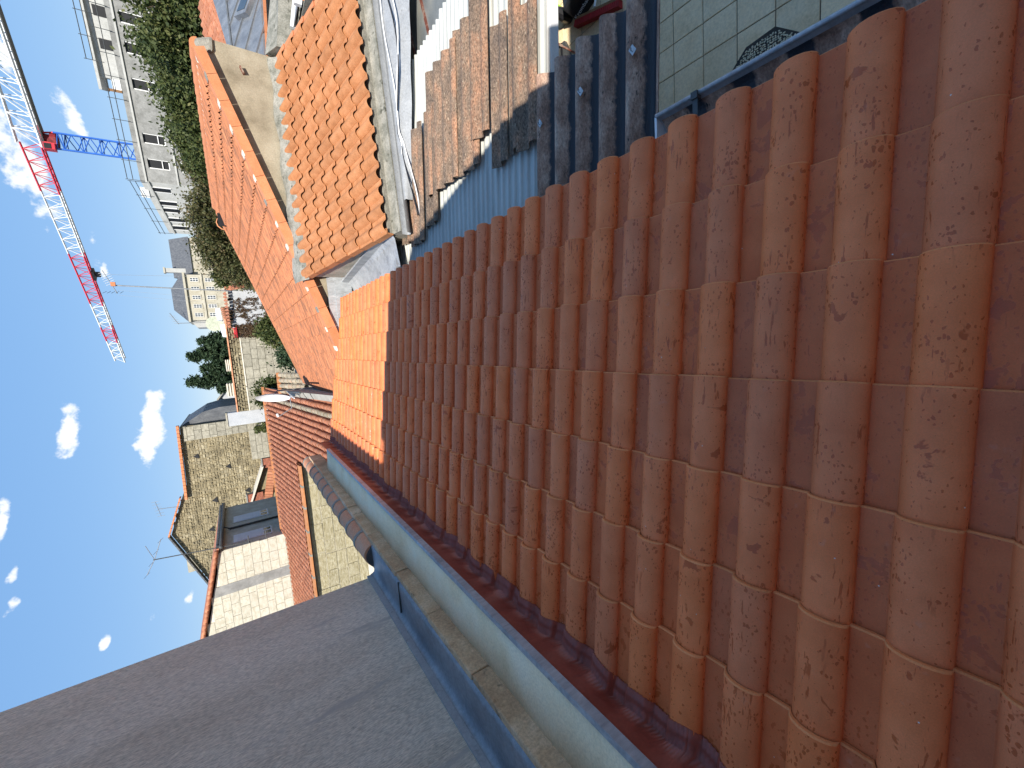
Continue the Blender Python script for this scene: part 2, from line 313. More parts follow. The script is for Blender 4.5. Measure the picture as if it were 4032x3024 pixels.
PALEC = mk('pale_cement', [(.38, .38, .36), (.48, .48, .46)], .8, 5, .15, .95, .2, rnd=.03)
LIMEST = mk('pale_limestone', [(.36, .325, .25), (.43, .40, .32), (.47, .44, .37)], .5, 3, .15, .9, .2, rnd=.03)
SLATE = mk('slate', [(.07, .075, .085), (.10, .105, .115), (.14, .145, .15)], 1.5, 9, .3, .6, .3, rnd=.05, stretch=(2, 1, 1))
DARK = mk('dark_opening', [(.008, .008, .009), (.014, .014, .016)], 3, 9, .1, .5, 0)
PANE = mk('window_pane', [(.03, .04, .05), (.06, .075, .09)], 2, 9, .1, .08, 0, spec=.6)
SHUT = mk('white_shutter', [(.46, .48, .54), (.52, .54, .60)], 3, 30, .06, .6, .05, rnd=.02)
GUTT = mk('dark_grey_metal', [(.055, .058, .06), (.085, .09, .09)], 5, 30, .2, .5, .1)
BRICKR = mk('red_brick', [(.30, .09, .055), (.40, .14, .085), (.34, .16, .11)], 4, 30, .3, .9, .4, rnd=.15)
BLUE = mk('blue_crane_paint', [(.018, .10, .42), (.025, .13, .5)], 1, 6, .1, .5, 0)
CRED = mk('red_crane_paint', [(.52, .03, .05), (.6, .045, .06)], 1, 6, .1, .5, 0)
CWHITE = mk('white_crane_paint', [(.74, .74, .74), (.82, .82, .8)], 1, 6, .08, .5, 0)
STEEL = mk('galvanised_steel', [(.22, .23, .24), (.32, .33, .34)], 6, 30, .2, .5, .05, metal=.3)
BARK = mk('bark', [(.06, .045, .03), (.11, .08, .055)], 6, 30, .4, .95, .6)
LEAF = leafmat('green_leaves', [(.022, .038, .012), (.055, .076, .022), (.095, .115, .036), (.18, .175, .065)])
LEAFB = leafmat('browning_leaves', [(.035, .042, .016), (.075, .085, .03), (.12, .11, .045), (.19, .135, .075)])
LEAFC = leafmat('dark_conifer_needles', [(.012, .028, .014), (.025, .05, .022), (.06, .09, .04)], .7, .1)
LEAFD = leafmat('dry_vine_leaves', [(.05, .03, .02), (.11, .06, .035), (.12, .10, .04)])
ROSE = leafmat('pink_petals', [(.6, .04, .10), (.75, .08, .16)])

G = -4.3                                              # courtyard level
# ------------------------------------------------------------------ ground
m = MB(); m.quad((-900, -600, G - .06), (900, -600, G - .06), (900, 1500, G - .06), (-900, 1500, G - .06))
m.build('ground', EARTH)['kind'] = 'structure'
court = MB().box(.6, 7.6, -1.2, 7.6, G - .055, G - .008).build('courtyard_paving', GROUT); court['kind'] = 'structure'
pm = MB(); a, b, z, c = .1475, .1665, .008, .004
pm.hexa([(-a, -b, -z), (a, -b, -z), (a, b, -z), (-a, b, -z)], [(-a + c, -b + c, 0), (a - c, -b + c, 0), (a - c, b - c, 0), (-a + c, b - c, 0)])
pme = pm.mesh('paving_tile', PAVE)
for i in range(-6, 14):
    for j in range(-3, 16):
        x, y = 2.40 + .30 * i + .15, 1.60 + .339 * j + .17
        if .75 < x < 6.6 and .5 < y < 6.6 and y / x < 2.4 and x / y < 2.6 and not (x > 5 and y < 2):
            link('paving_tile', pme, court, Matrix.Translation((x, y, G + random.uniform(-.002, .001))))

# ------------------------------------------------------------------ the near roof
A = rad(9.2); H = 1.587
NV = Vector((math.sin(A), 0, math.cos(A))); SV = Vector((math.cos(A), 0, -math.sin(A)))
def roofp(s, y, n=0): return SV * s + NV * (n - H) + Vector((0, y, 0))
roof = thing('tiled_roof', 'long red clay tiled roof with wet barrel tiles in the foreground', 'roof', roofp(0, 4))
PROF = [(0, .014), (.002, .024), (.011, .037), (.028, .048), (.05, .0545), (.072, .0555), (.094, .051), (.113, .041), (.126, .028), (.1335, .015), (.1370, .005), (.1385, .0012), (.1405, 0), (.165, 0), (.195, 0), (.243, .002)]
me = tile_mesh('tile', PROF, .42, .018, .026, [WET, RIM], 3)
ms = []
for k in range(7):
    for i in range(-2, 37):
        O = roofp(1.119 - .3595 * k - .42 + random.uniform(-.003, .003), .211 + .2145 * i + random.uniform(-.0015, .0015), random.uniform(-.001, .0015))
        ms.append(fr(O, SV + NV * random.uniform(-.004, .004), Vector((random.uniform(-.004, .004), 1, 0))))
lay('tile', me, ms, roof)
m = MB(); m.hexa([roofp(-1.72, -.5, -.12), roofp(1.0, -.5, -.12), roofp(1.0, 8.05, -.12), roofp(-1.72, 8.05, -.12)], [roofp(-1.72, -.5, -.02), roofp(1.0, -.5, -.02), roofp(1.0, 8.05, -.02), roofp(-1.72, 8.05, -.02)])
m.build('roof_deck', WOOD, roof)
m = MB(); p = roofp(1.0, 0, -.1); m.box(p.x - .16, p.x - .02, -.5, 8.0, G, p.z - .01); m.build('wall', BEIGE, roof)
# pleated red apron flashing dressed over the tile crests; lengths overlap at visible joints
def proh(y):
    yy = (y - .211) % .2145; return float(np.interp(yy, [q[0] for q in PROF], [q[1] for q in PROF]))
def flash(y0, y1, lift):
    m = MB(); m.sm = True; rows = []; n = int((y1 - y0) / .0085)
    for k in range(n + 1):
        y = lerp(y0, y1, k / n); pl = .0042 * (1 if k % 2 else -1); hh = proh(y); wv = .014 * math.sin(y * 9.1) + .010 * math.sin(y * 23.7)
        s0 = -1.375 + wv + .03 * (hh / .055)
        low = roofp(s0, y, hh + .012 + lift + pl); mid = roofp(s0 - .09, y, hh * .8 + .024 + lift + pl * 1.2)
        up = Vector((-1.652 + .5 * pl, y, -1.185 + .3 * hh)); top = Vector((-1.657, y, -1.094))
        rows.append([low - NV * .004, low, lerp(low, mid, .5), mid, lerp(mid, up, .55) + NV * .006, up, top])
    m.grid(rows); return m
for (y0, y1, l) in ((-.5, .9, 0), (.88, 2.35, .002), (2.33, 3.8, .0), (3.78, 5.3, .002), (5.28, 6.7, 0), (6.68, 8.0, .002)): flash(y0, y1, l).build('flashing', LEAD, roof)
# half-round zinc gutter under the eave with brackets and an end cap
gx, gz, gr = .935, -1.835, .072
def halfpipe(m, y0, y1, r0, a0=0, a1=180, n=12):
    m.grid([[(gx + r0 * math.cos(rad(180 + lerp(a0, a1, i / n))), y, gz + r0 * math.sin(rad(180 + lerp(a0, a1, i / n)))) for i in range(n + 1)] for y in (y0, y1)])
m = MB(); m.sm = True; halfpipe(m, -.5, 1.36, gr); halfpipe(m, -.5, 1.36, gr - .003); m.tube([(gx + gr + .006, -.5, gz + .004), (gx + gr + .006, 1.36, gz + .004)], .010, 8)
gut = m.build('gutter', ZINCW, roof)
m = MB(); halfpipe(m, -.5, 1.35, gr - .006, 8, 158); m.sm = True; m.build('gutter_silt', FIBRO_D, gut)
m = MB(); m.hexa([(gx + gr * math.cos(rad(180 + 18 * i)), 1.360, gz + gr * math.sin(rad(180 + 18 * i))) for i in range(11)], [(gx + (gr + .006) * math.cos(rad(180 + 18 * i)), 1.372, gz + (gr + .006) * math.sin(rad(180 + 18 * i))) for i in range(11)])
m.build('end_cap', WHITE, gut)
for y in (.25, 1.15):
    m = MB(); m.box(gx + gr - .018, gx + gr + .012, y - .015, y + .015, gz - .01, gz + .022); m.box(gx - gr - .05, gx + gr - .016, y - .012, y + .012, gz + .008, gz + .013); m.build('bracket', GUTT, gut)

# ------------------------------------------------------------------ parapet between the roofs
par = thing('parapet_wall', 'stone parapet with cream mortar ledge along the upper edge of the red roof', 'wall', (-1.98, 4, -1.1))
m = MB(); m.box(-2.26, -1.80, -.6, 7.3, G, -1.12); m.build('wall_core', STONE, par)
def led(y): return [Vector((-1.640, y, -1.120)), Vector((-1.640, y, -1.094)), Vector((-1.80, y, -1.086)), Vector((-1.985, y, -1.072)), Vector((-1.985, y, -1.12))]
m = MB(); rows = []
for k in range(61):
    y = lerp(-.6, 7.3, k / 60); r = led(y); j = .004 * math.sin(y * 5.3) + .003 * math.sin(y * 13.1)
    rows.append([p + Vector((j if i < 2 else 0, 0, j * .6)) for i, p in enumerate(r)])
m.sm = True; m.grid([r[::-1] for r in rows]); m.sm = False; m.add(rows[-1], [(0, 1, 2, 3, 4)]); m.build('mortar_ledge', CREAM, par)
ys = [-.6, .3, 1.2, 2.09, 2.78, 3.5, 4.42, 5.36, 6.34, 7.45, 8.55]
for y0, y1 in zip(ys, ys[1:]):
    o = MB().box(-2.30, -1.985 + random.uniform(-.004, .004), y0 + .005, y1 - .005, -1.16, -.955 + random.uniform(-.005, .004)).build('coping_stone', STONE, par, .008)
y = -.6
while y < 7.2:
    y1 = min(y + random.uniform(1.0, 1.5), 7.3); m = MB(); m.box(-1.668, -1.634, y + .002, y1, -1.106, -1.0885); m.box(-1.637, -1.633, y + .002, y1, -1.135, -1.09); m.build('edge_strip', ZINCW, par); y = y1
# rounded ridge tiles capping the parapet beyond the grey house, grey mortar in the joints
y = 4.26
while y < 8.5:
    L = .40
    for nm, y0, y1, r0, r1, mt in (('ridge_tile', y, y + L - .05, .108, .118, CLAY_COP), ('mortar_joint', y + L - .055, y + L + .004, .124, .124, MORTAR)):
        m = MB(); m.sm = True; rows = []
        for t in (0, .5, 1):
            yy = lerp(y0, y1, t); rr = lerp(r0, r1, t); rows.append([(-2.14 + rr * math.cos(rad(8 + 16.4 * i)), yy, -.975 + rr * math.sin(rad(8 + 16.4 * i))) for i in range(11)])
        m.grid(rows)
        for e in (rows[0][::-1], rows[-1]): m.sm = False; m.add(list(e) + [(-2.14, e[0][1], -.985)], [tuple(range(12))])
        m.build(nm, mt, par)
    y += L

# ------------------------------------------------------------------ tall grey house on the left
gh = thing('grey_house', 'tall grey rendered house wall rising beside the parapet on the left', 'house', (-4.5, 2, G))
m = MB(); WX = -2.34
m.prism([(WX, -4, G), (WX, 4.2, G), (WX, 4.2, 2.23), (WX, -4, 2.23)], (-5.5, 0, 0)); m.build('wall', RENDER, gh)
m = MB(); m.box(-7.9, WX + .0, -4.0, 4.2, 2.232, 2.30); m.build('roof_slab', CLAY_C, gh)
m = MB(); n = 40; rows = []
for k in range(n + 1):
    y = lerp(-.6, 4.24, k / n); j = .003 * math.sin(y * 7) + .002 * math.sin(y * 17)
    rows.append([(-2.022, y, -.990 + j), (-2.026, y, -.945 + j), (-2.06, y, -.940 + j), (-2.2, y, -.947 + j), (-2.275, y, -.952), (-2.312, y, -.944), (-2.326, y, -.918), (-2.328, y, -.905)])
m.sm = True; m.grid([r[::-1] for r in rows]); zf = m.build('zinc_flashing', ZINC, gh)
m = MB(); m.box(-2.336, -2.322, -.6, 4.215, -.909, -.865); m.build('upstand', ZINCL, zf)
for y in (1.0, 3.39): MB().box(-2.30, -2.02, y - .004, y + .004, -.949, -.936).build('sheet_joint', GUTT, zf)
m = MB(); m.hexa([(-2.03 - .26 * i / 8, 4.240, -.962) for i in range(9)] + [(-2.29, 4.240, -1.0), (-2.03, 4.240, -1.0)], [(-2.03 - .26 * i / 8, 4.262, -.962 + .085 * math.sin(math.pi * i / 8)) for i in range(9)] + [(-2.29, 4.262, -1.0), (-2.03, 4.262, -1.0)]); m.build('end_cap', GUTT, zf)

# the house the picture is taken from: its outline throws the shade over the near roofs
eh = thing('rendered_house', 'rendered house at the near end whose shade covers the red roof', 'house', (-.5, -2.5, G))
prof = [(-2.30, G), (4.2, G), (4.2, -.12), (1.76, -.02), (1.62, .30), (1.19, .33), (.97, .96), (.02, 2.74), (-.32, 2.93), (-2.30, 3.20), (-3.4, 3.34), (-3.4, 2.31), (-2.30, 2.31)]
MB().prism([(x, -.36, z) for x, z in prof], (0, -4.5, 0)).build('wall', WHITE, eh)
MB().prism([(.02, -.34, 2.745), (-.32, -.34, 2.935), (-2.32, -.34, 3.185), (-2.32, -.34, 3.24), (-.31, -.34, 2.99), (.05, -.34, 2.79)], (0, -4.55, 0)).build('roof', CLAY_C, eh)

# ------------------------------------------------------------------ corrugated lean-to below the eave
TS = math.tan(rad(3.5))
def cz(x): return -2.10 - TS * (x - .9)
def sheet(x0, x1, y0, y1, dz, pitch, amp, mat, name, parent, box=False, ph=0, nseg=10, th=.006, skew=0):
    m = MB(); m.sm = not box; rows = []; n = max(2, int(round((y1 - y0) / pitch * nseg)))
    def hz(y):
        t = ((y - ph) / pitch) % 1
        if box: return amp * float(np.interp(t, [0, .08, .22, .42, .56, .92, 1], [-1, -1, 1, 1, -1, -1, -1]))
        return amp * math.sin(2 * math.pi * t)
    for x in (x0, lerp(x0, x1, .33), lerp(x0, x1, .66), x1):
        rows.append([(x + skew * (lerp(y0, y1, k / n) - y0), lerp(y0, y1, k / n), cz(x) + dz + hz(lerp(y0, y1, k / n))) for k in range(n + 1)])
    m.grid(rows); m.sm = False
    lo = [[(x, y, z - th) for x, y, z in r] for r in (rows[0], rows[-1])]; m.grid([rows[-1], lo[1]]); m.grid([lo[0], rows[0]])
    m.grid([[r[0] for r in rows], [(r[0][0], r[0][1], r[0][2] - th) for r in rows]]); m.grid([[(r[-1][0], r[-1][1], r[-1][2] - th) for r in rows], [r[-1] for r in rows]])
    m.sm = not box; m.grid([[(x, y, z - th) for x, y, z in r] for r in rows[::-1]])
    return m.build(name, mat, parent)
can = thing('corrugated_canopy', 'low canopy of overlapping corrugated sheets, half in shade, right of the red roof', 'canopy', (2.2, 3.6, -2.2))
for y0, y1, x1 in ((2.56, 3.50, 3.50), (3.46, 4.42, 3.52), (4.38, 5.30, 3.47), (5.26, 6.16, 3.45)):
    sheet(.55, x1, y0, y1, .004 * (int(y0 * 2) % 2), .092, .012, PVC, 'plastic_sheet', can, True, nseg=14, th=.003)['label'] = 'pale grey ribbed plastic sheet'
for x0, x1, y0, y1, dz in ((1.30, 2.52, 5.26, 5.55, .058), (1.22, 2.58, 4.82, 5.24, .062), (1.34, 2.60, 4.42, 4.80, .058), (1.62, 2.92, 3.86, 4.64, .085), (1.60, 2.98, 3.46, 3.90, .064), (1.80, 3.10, 3.24, 3.52, .09),
                           (1.46, 2.62, 2.99, 3.215, .060), (1.49, 2.85, 2.80, 2.985, .062), (1.45, 2.52, 2.575, 2.815, .072)):
    o = sheet(x0, x1, y0, y1, dz, .205, .030, FIBRO_R, 'fibre_cement_sheet', can, False, y0, th=.007, skew=random.uniform(-.05, .05)); o['label'] = 'reddish lichen-flecked fibre cement sheet'
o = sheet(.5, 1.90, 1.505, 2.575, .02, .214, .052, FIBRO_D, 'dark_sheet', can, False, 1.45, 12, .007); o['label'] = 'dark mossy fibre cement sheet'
for x, y in ((1.56, 1.68), (1.55, 2.105), (1.54, 2.535)):
    z = cz(x) + .074; a = rad(35); u = Vector((math.cos(a), math.sin(a), -TS)) * .026; v = Vector((-math.sin(a), math.cos(a), 0)) * .017
    c = MB().ob((x, y, z), u, v, (0, 0, .002)).build('fixing_plate', ZINCW, can); MB().tube([(x - .008, y, z), (x - .008, y, z + .014), (x + .008, y, z + .014)], .003, 6).build('hook', GUTT, c)
m = MB(); m.hexa([(1.6, 2.575, -2.30), (5.2, 2.575, -2.46), (5.2, 2.665, -2.46), (1.6, 2.665, -2.30)], [(1.6, 2.575, -2.215), (5.2, 2.575, -2.375), (5.2, 2.665, -2.375), (1.6, 2.665, -2.215)]); o = m.build('beam', WHITE, can, .008); o['label'] = 'white painted metal beam'
m = MB()
for y in (1.55, 2.62, 6.0): MB().box(.95, 1.0, y, y + .05, G, -2.2).build('post', STEEL, can)
for y in (6.0,): MB().box(3.12, 3.18, y, y + .06, G, -2.36).build('post', STEEL, can)
MB().box(.95, 3.3, 2.70, 2.78, -2.32, -2.22).build('rail', WOOD, can)
MB().box(.95, 3.3, 5.98, 6.05, -2.32, -2.22).build('rail', WOOD, can)

# ------------------------------------------------------------------ wired glass roof beyond the canopy
gl = thing('glass_roof', 'old wired glass roof with flaking rusty glazing bars beyond the pale sheets', 'glass roof', (4.8, 5.6, -2.5))
def gzp(x, y, d=0): return Vector((x, y, -2.34 - .06 * (x - 3.4) + d))
g0 = [(3.3, 4.30), (3.3, 4.86), (3.3, 5.42), (3.3, 6.02)]
sk = .40                                             # bars run away to the right at a slant
ed = [(3.3, 4.08), (3.3, 4.72), (3.3, 5.16), (3.3, 5.62), (3.3, 6.05)]
for (x0, ya), (_, yb) in zip(ed, ed[1:]):
    b0, b1 = gzp(x0, ya + .012), gzp(x0, yb - .012); t0, t1 = gzp(6.6, ya + .012 + sk * 3.3), gzp(6.6, yb - .012 + sk * 3.3)
    m = MB(); m.hexa([b0, t0, t1, b1], [p + Vector((0, 0, .006)) for p in (b0, t0, t1, b1)]); m.build('pane', GLASS, gl)
for x0, ya in ed:
    a, b = gzp(x0, ya, .012), gzp(6.6, ya + sk * 3.3, .012); m = MB(); m.ob((a + b) / 2, (b - a) / 2, (0, .016, 0), (0, 0, .014)); m.build('glazing_bar', RUST, gl)
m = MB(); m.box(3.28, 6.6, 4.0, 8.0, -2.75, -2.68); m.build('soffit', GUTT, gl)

# ------------------------------------------------------------------ small building with big S-tiles
az, el = rad(-6), rad(17)
BU = Vector((math.sin(az) * math.cos(el), math.cos(az) * math.cos(el), math.sin(el))); BE = Vector((math.cos(az), -math.sin(az), 0)); BN = BE.cross(BU).normalized()
BP = Vector((1.40, 5.34, -1.81))
def bp(e, v, n=0): return BP + BE * e + BU * v + BN * n
ob = thing('outbuilding', 'small outbuilding roofed with big sandy orange S-shaped tiles in full sun', 'outbuilding', bp(1.7, 1.2) * 1)
SP = [(0, .004), (.012, .022), (.03, .042), (.055, .056), (.08, .059), (.105, .052), (.128, .034), (.145, .014), (.158, .002), (.175, -.002), (.2, .0), (.236, .002)]
me = tile_mesh('tile', SP, .395, .009, .038, [CLAY_B, CLAY_B], 2)
ms = []
for k in range(7):
    for i in range(16):
        O = bp(.005 + .2185 * i + random.uniform(-.002, .002), .333 * k + .395 + random.uniform(-.004, .004), random.uniform(-.001, .002)); ms.append(fr(O - BN * .008, -BU, BE))
lay('tile', me, ms, ob)
m = MB(); m.hexa([bp(0, .03, -.10), bp(3.5, .03, -.10), bp(3.5, 2.5, -.10), bp(0, 2.5, -.10)], [bp(0, .03, -.02), bp(3.5, .03, -.02), bp(3.5, 2.5, -.02), bp(0, 2.5, -.02)]); m.build('roof_deck', MORTAR, ob)
for k in range(7):                                   # verge tiles down both sides
    for e, s in ((-.012, -1), (3.515, 1)):
        a, b = bp(e, .333 * k - .01), bp(e, .333 * k + .345); m = MB()
        m.ob((a + b) / 2 + BN * (.006 + .004) - BN * .03, (b - a) / 2 + BN * -.010, BE * .009, BN * .048); m.ob((a + b) / 2 + BN * .022 - BE * s * .03, (b - a) / 2 + BN * -.010, BE * .034, BN * .007)
        m.build('verge_tile', CLAY_V if s > 0 else CLAY_B, ob)
def drop(p, z): return Vector((p.x, p.y, z))
w0, w1, w2, w3 = bp(.04, .10, -.08), bp(.04, 2.42, -.08), bp(3.45, 2.42, -.08), bp(3.45, .10, -.08)
m = MB(); m.hexa([drop(p, G) for p in (w0, w3, w2, w1)], [w0, w3, w2, w1]); m.build('wall', CONC, ob)
# cement fillet along the top against the beige wall
m = MB(); rows = []
for k in range(31):
    t = k / 30; p = bp(3.55 * t - .05, 2.30, .03); j = .03 * math.sin(k * 1.7) + .02 * math.sin(k * 4.1)
    q_ = Vector((p.x, 7.985, p.z + .10 + .02 * math.sin(k * .9))); rows.append([bp(3.55 * t - .05, 2.24 + j, .0), lerp(p, q_, .25) + Vector((0, 0, .01)), lerp(p, q_, .6) + Vector((0, 0, .02 + j * .3)), q_])
m.sm = True; m.grid([r[::-1] for r in rows]); m.build('cement_fillet', DIRTY, ob)
# wall head and old gutter below its eave
rows = []
m = MB(); m.hexa([bp(0, -.14, -.30), bp(3.6, -.14, -.30), bp(3.6, .10, -.30), bp(0, .10, -.30)], [bp(0, -.14, -.075), bp(3.6, -.14, -.075), bp(3.6, .10, -.075), bp(0, .10, -.075)]); m.build('wall_head', DIRTY, ob)
ug = thing('old_gutter', 'old pale gutter and grey lead sheet under the S-tile eave, with loose cables', 'gutter', bp(1.8, -.3, -.2))
m = MB(); m.sm = True
pts = [(-.16, -.08), (-.165, -.15), (-.20, -.175), (-.245, -.15), (-.25, -.085)]
m.grid([[bp(e, v, n) for v, n in pts] for e in (-.05, 1.2, 2.4, 3.6)]); m.build('trough', ZINCL, ug)
m = MB(); m.sm = True; rows = []
for k in range(25):
    e = lerp(.35, 3.6, k / 24); j = .012 * math.sin(k * 1.3); wd = lerp(.05, .62, k / 24)
    rows.append([bp(e, -.235, -.11), bp(e, -.29, -.105 + j), bp(e, -.26 - wd * .6, -.14 - j), bp(e, -.26 - wd, -.20 + j * .5)])
m.grid(rows); m.build('lead_sheet', ZINCL, ug)
for off, wob_, mt in ((-.275, .05, WHITE), (-.40, .09, WHITE), (-.37, .085, BLACK)):
    m = MB(); m.sm = True; m.tube([bp(lerp(.1, 3.55, k / 30), off + wob_ * math.sin(k * .33 + off * 20) - .10 * (k / 30), -.085 - .04 * (k / 30 < .3)) for k in range(31)], .008 if mt is BLACK else .0085, 6); m.build('cable', mt, ug)
# zinc valley gutter between the near roof's eave and the outbuilding
zv = thing('valley_gutter', 'bright zinc valley gutter between the sunlit red tiles and the outbuilding wall', 'gutter', (1.1, 6.5, -1.9))
m = MB(); n = 12; rows = []
for k in range(n + 1):
    y = lerp(5.4, 7.9, k / n); xw = bp(0, (y - 5.34) / BU.y).x + .02
    rows.append([(.80, y, -1.90), (.93, y, -1.95), (xw - .06, y, -1.90), (xw - .006, y, -1.86), (xw - .002, y, -1.74), (xw + .03, y, -1.735)])
m.grid(rows); m.build('tray', ZINCW, zv)
m = MB(); m.box(.80, .98, 5.30, 5.46, -2.25, -1.84); m.build('outlet_box', ZINCW, zv)
m = MB(); m.box(.30, 1.25, 7.93, 7.955, -1.9, -1.50); m.box(.30, 1.25, 7.90, 7.93, -1.9, -1.62); m.build('end_upstand', ZINCW, zv)

# ------------------------------------------------------------------ long building with narrow ribbed tiles
CG = rad(18.45); CX = Vector((-math.cos(CG), 0, -math.sin(CG))); CN = Vector((-math.sin(CG), 0, math.cos(CG)))
def cp(x, y, n=0): return Vector((x, y, x * math.tan(CG) - 1.598)) + CN * n
lb = thing('long_building', 'long building with weathered ribbed orange tiles above a stained beige wall', 'building', (2, 12, G))
CPF = [(0, .004), (.008, .030), (.024, .050), (.045, .056), (.068, .048), (.084, .026), (.094, .004), (.106, .0), (.120, .024), (.134, .030), (.15, .022), (.162, 0), (.215, .002)]
me = tile_mesh('tile', CPF, .42, .010, .036, [CLAY_C, CLAY_C], 1)
ms = []
for k in range(16):
    for j in range(40):
        x = 4.56 - .352 * k; y = 15.98 - .197 * j
        if k >= 15 and j < 0: continue
        O = cp(x + .012, y + random.uniform(-.004, .004), random.uniform(-.002, .003)); ms.append(fr(O, CX, (0, -1, 0)))
lay('tile', me, ms, lb)
m = MB(); m.hexa([cp(-.95, 8.1, -.12), cp(-.95, 15.95, -.12), cp(4.58, 15.95, -.12), cp(4.58, 8.1, -.12)], [cp(-.95, 8.1, -.02), cp(-.95, 15.95, -.02), cp(4.58, 15.95, -.02), cp(4.58, 8.1, -.02)]); m.build('roof_deck', MORTAR, lb)
m = MB(); m.prism([(-1.0, 8.0, G), (4.62, 8.0, G), (4.72, 8.0, -.16), (4.52, 8.0, -.10), (-1.0, 8.0, cp(-1, 8).z - .12)], (0, .22, 0)); m.build('wall', BEIGE, lb)
m = MB(); m.prism([(-.98, 8.22, G), (4.5, 8.22, G), (4.5, 8.22, -.2), (-.98, 8.22, cp(-.98, 8).z - .13)], (0, 7.5, 0)); m.build('body', CONC, lb)
k = 0; x = 4.50
while x > -.85:                                      # flat verge tiles with lime at each joint
    x1 = x - .345; a, b = cp(x, 7.96, .055), cp(x1, 7.96, .055)
    m = MB(); m.ob((a + b) / 2, (b - a) / 2 * .985, (0, .075, 0), CN * .011); m.ob((a + b) / 2 + Vector((0, -.085, 0)) - CN * .06, (b - a) / 2 * .985, (0, .009, 0), CN * .07); m.build('verge_tile', CLAY_V, lb)
    m = MB(); c = cp(x1, 7.965, .066)
    for q_ in range(4): m.new().ob(c + Vector((random.uniform(-.012, .012), random.uniform(-.06, .06), 0)), CX * random.uniform(.028, .05), (0, random.uniform(.03, .05), 0), CN * .008)
    m.build('lime_joint', LIME if k % 5 else MORTAR, lb); x = x1; k += 1
x = 4.4
while x > -.85:                                      # verge on the far side
    a, b = cp(x, 16.0, .05), cp(x - .35, 16.0, .05); m = MB(); m.ob((a + b) / 2, (b - a) / 2 * .98, (0, .10, 0), CN * .03); m.build('verge_tile', CLAY_V if x > .9 else CLAY_B, lb); x -= .36
y = 8.0
while y < 16:                                        # rounded ridge tiles with white lime along the lower edge
    m = MB(); m.sm = True; rows = []
    for t in (0, 1): rows.append([(4.60 + lerp(.10, .115, t) * math.cos(rad(20 * i)), y + .37 * t, -.09 + lerp(.10, .115, t) * math.sin(rad(20 * i))) for i in range(10)])
    m.grid([r[::-1] for r in rows]); m.sm = False; m.add(rows[0] + [(4.6, y, -.1)], [tuple(range(11))]); m.build('ridge_tile', CLAY_V, lb)
    m = MB()
    for q_ in range(5): m.new().ob(cp(4.49 + random.uniform(-.012, .012), y + .07 * q_ + .03, .03), (.022, 0, .007), (0, random.uniform(.02, .042), 0), (0, 0, .018))
    m.build('lime_joint', LIME, lb); y += .355
m = MB(); m.hexa([(4.5, 7.93, -.28), (4.76, 7.95, -.30), (4.74, 8.25, -.28), (4.5, 8.25, -.25)], [(4.56, 7.98, -.04), (4.68, 7.98, -.06), (4.68, 8.2, .0), (4.56, 8.2, .0)]); m.build('ridge_end', MORTAR, lb, .05)
c = cp(3.95, 15.55, .0); m = MB(); m.sm = True          # vent tile
m.grid([[Vector((c.x + .22 * math.cos(rad(30 * i)) * s_, c.y - .02 - .42 * (1 - s_), c.z + .02 + .24 * math.sin(rad(30 * i)) * s_)) for i in range(7)] for s_ in (1, .98, .9)]); v_ = m.build('vent_tile', CLAY_V, lb)
MB().box(c.x - .18, c.x + .18, c.y - .40, c.y - .36, c.z, c.z + .20).build('vent_opening', DARK, v_)
MB().ob((4.36, 7.96, -.62), (.045, 0, .02), (0, .04, 0), (0, 0, .008)).build('iron_stub', RUST, lb)

# ------------------------------------------------------------------ zinc roofed house and its neighbours on the far right
zh = thing('zinc_roof_house', 'house with blue-grey standing seam zinc roof behind the beige wall end', 'house', (6.5, 9.5, G))
za, zb_, zc, zd_ = Vector((5.43, 9.32, -.62)), Vector((4.77, 8.22, -.98)), Vector((6.9, 9.25, -1.19)), Vector((7.5, 10.55, -.71))
m = MB(); m.hexa([p - Vector((0, 0, .12)) for p in (za, zb_, zc, zd_)], [za, zb_, zc, zd_]); m.build('roof_slope', ZINC, zh)
zn = (zb_ - za).cross(zd_ - za).normalized(); zn = zn if zn.z > 0 else -zn
for a, b in (((6.75, 9.60, -.86), (6.05, 9.66, -.66)), ((6.75, 9.23, -.99), (5.44, 9.26, -.66)), ((6.6, 8.9, -1.12), (5.15, 8.86, -.77)), ((5.58, 8.50, -1.10), (4.96, 8.48, -.90)), ((7.1, 10.0, -.83), (6.7, 10.04, -.68))):
    a, b = Vector(a), Vector(b); a -= zn * (a - za).dot(zn); b -= zn * (b - za).dot(zn)
    MB().ob((a + b) / 2 + zn * .012, (b - a) / 2, (b - a).cross(zn).normalized() * .012, zn * .014).build('standing_seam', ZINC, zh)
zf_, zg = Vector((5.48, 9.45, -.56)), Vector((7.7, 11.1, -.44))
m = MB(); m.hexa([p - Vector((0, 0, .1)) for p in (za, zd_, zg, zf_)], [za + Vector((0, 0, .006)), zd_ + Vector((0, 0, .006)), zg, zf_]); m.build('upper_slope', ZINC, zh)
a, b = za + Vector((0, 0, .012)), zd_ + Vector((0, 0, .012)); MB().ob((a + b) / 2, (b - a) / 2, (.012, -.02, 0), (0, 0, .012)).build('hip_roll', ZINC, zh)
c = Vector((6.2, 9.22, -.95)); c -= zn * (c - za).dot(zn); d1 = Vector((.72, -.1, -.2)).normalized(); d1 -= zn * d1.dot(zn); d2 = zn.cross(d1)
o = MB().ob(c + zn * .04, d1 * .26, d2 * .2, zn * .045).build('skylight', ZINC, zh); MB().ob(c + zn * .088, d1 * .18, d2 * .13, zn * .004).build('pane', PANE, o)
m = MB(); m.hexa([(4.85, 8.4, G), (6.9, 9.4, G), (7.5, 10.9, G), (5.45, 9.5, G)], [(4.85, 8.4, -1.11), (6.9, 9.4, -1.33), (7.5, 10.9, -.86), (5.45, 9.5, -.76)]); m.build('wall', CONC, zh)
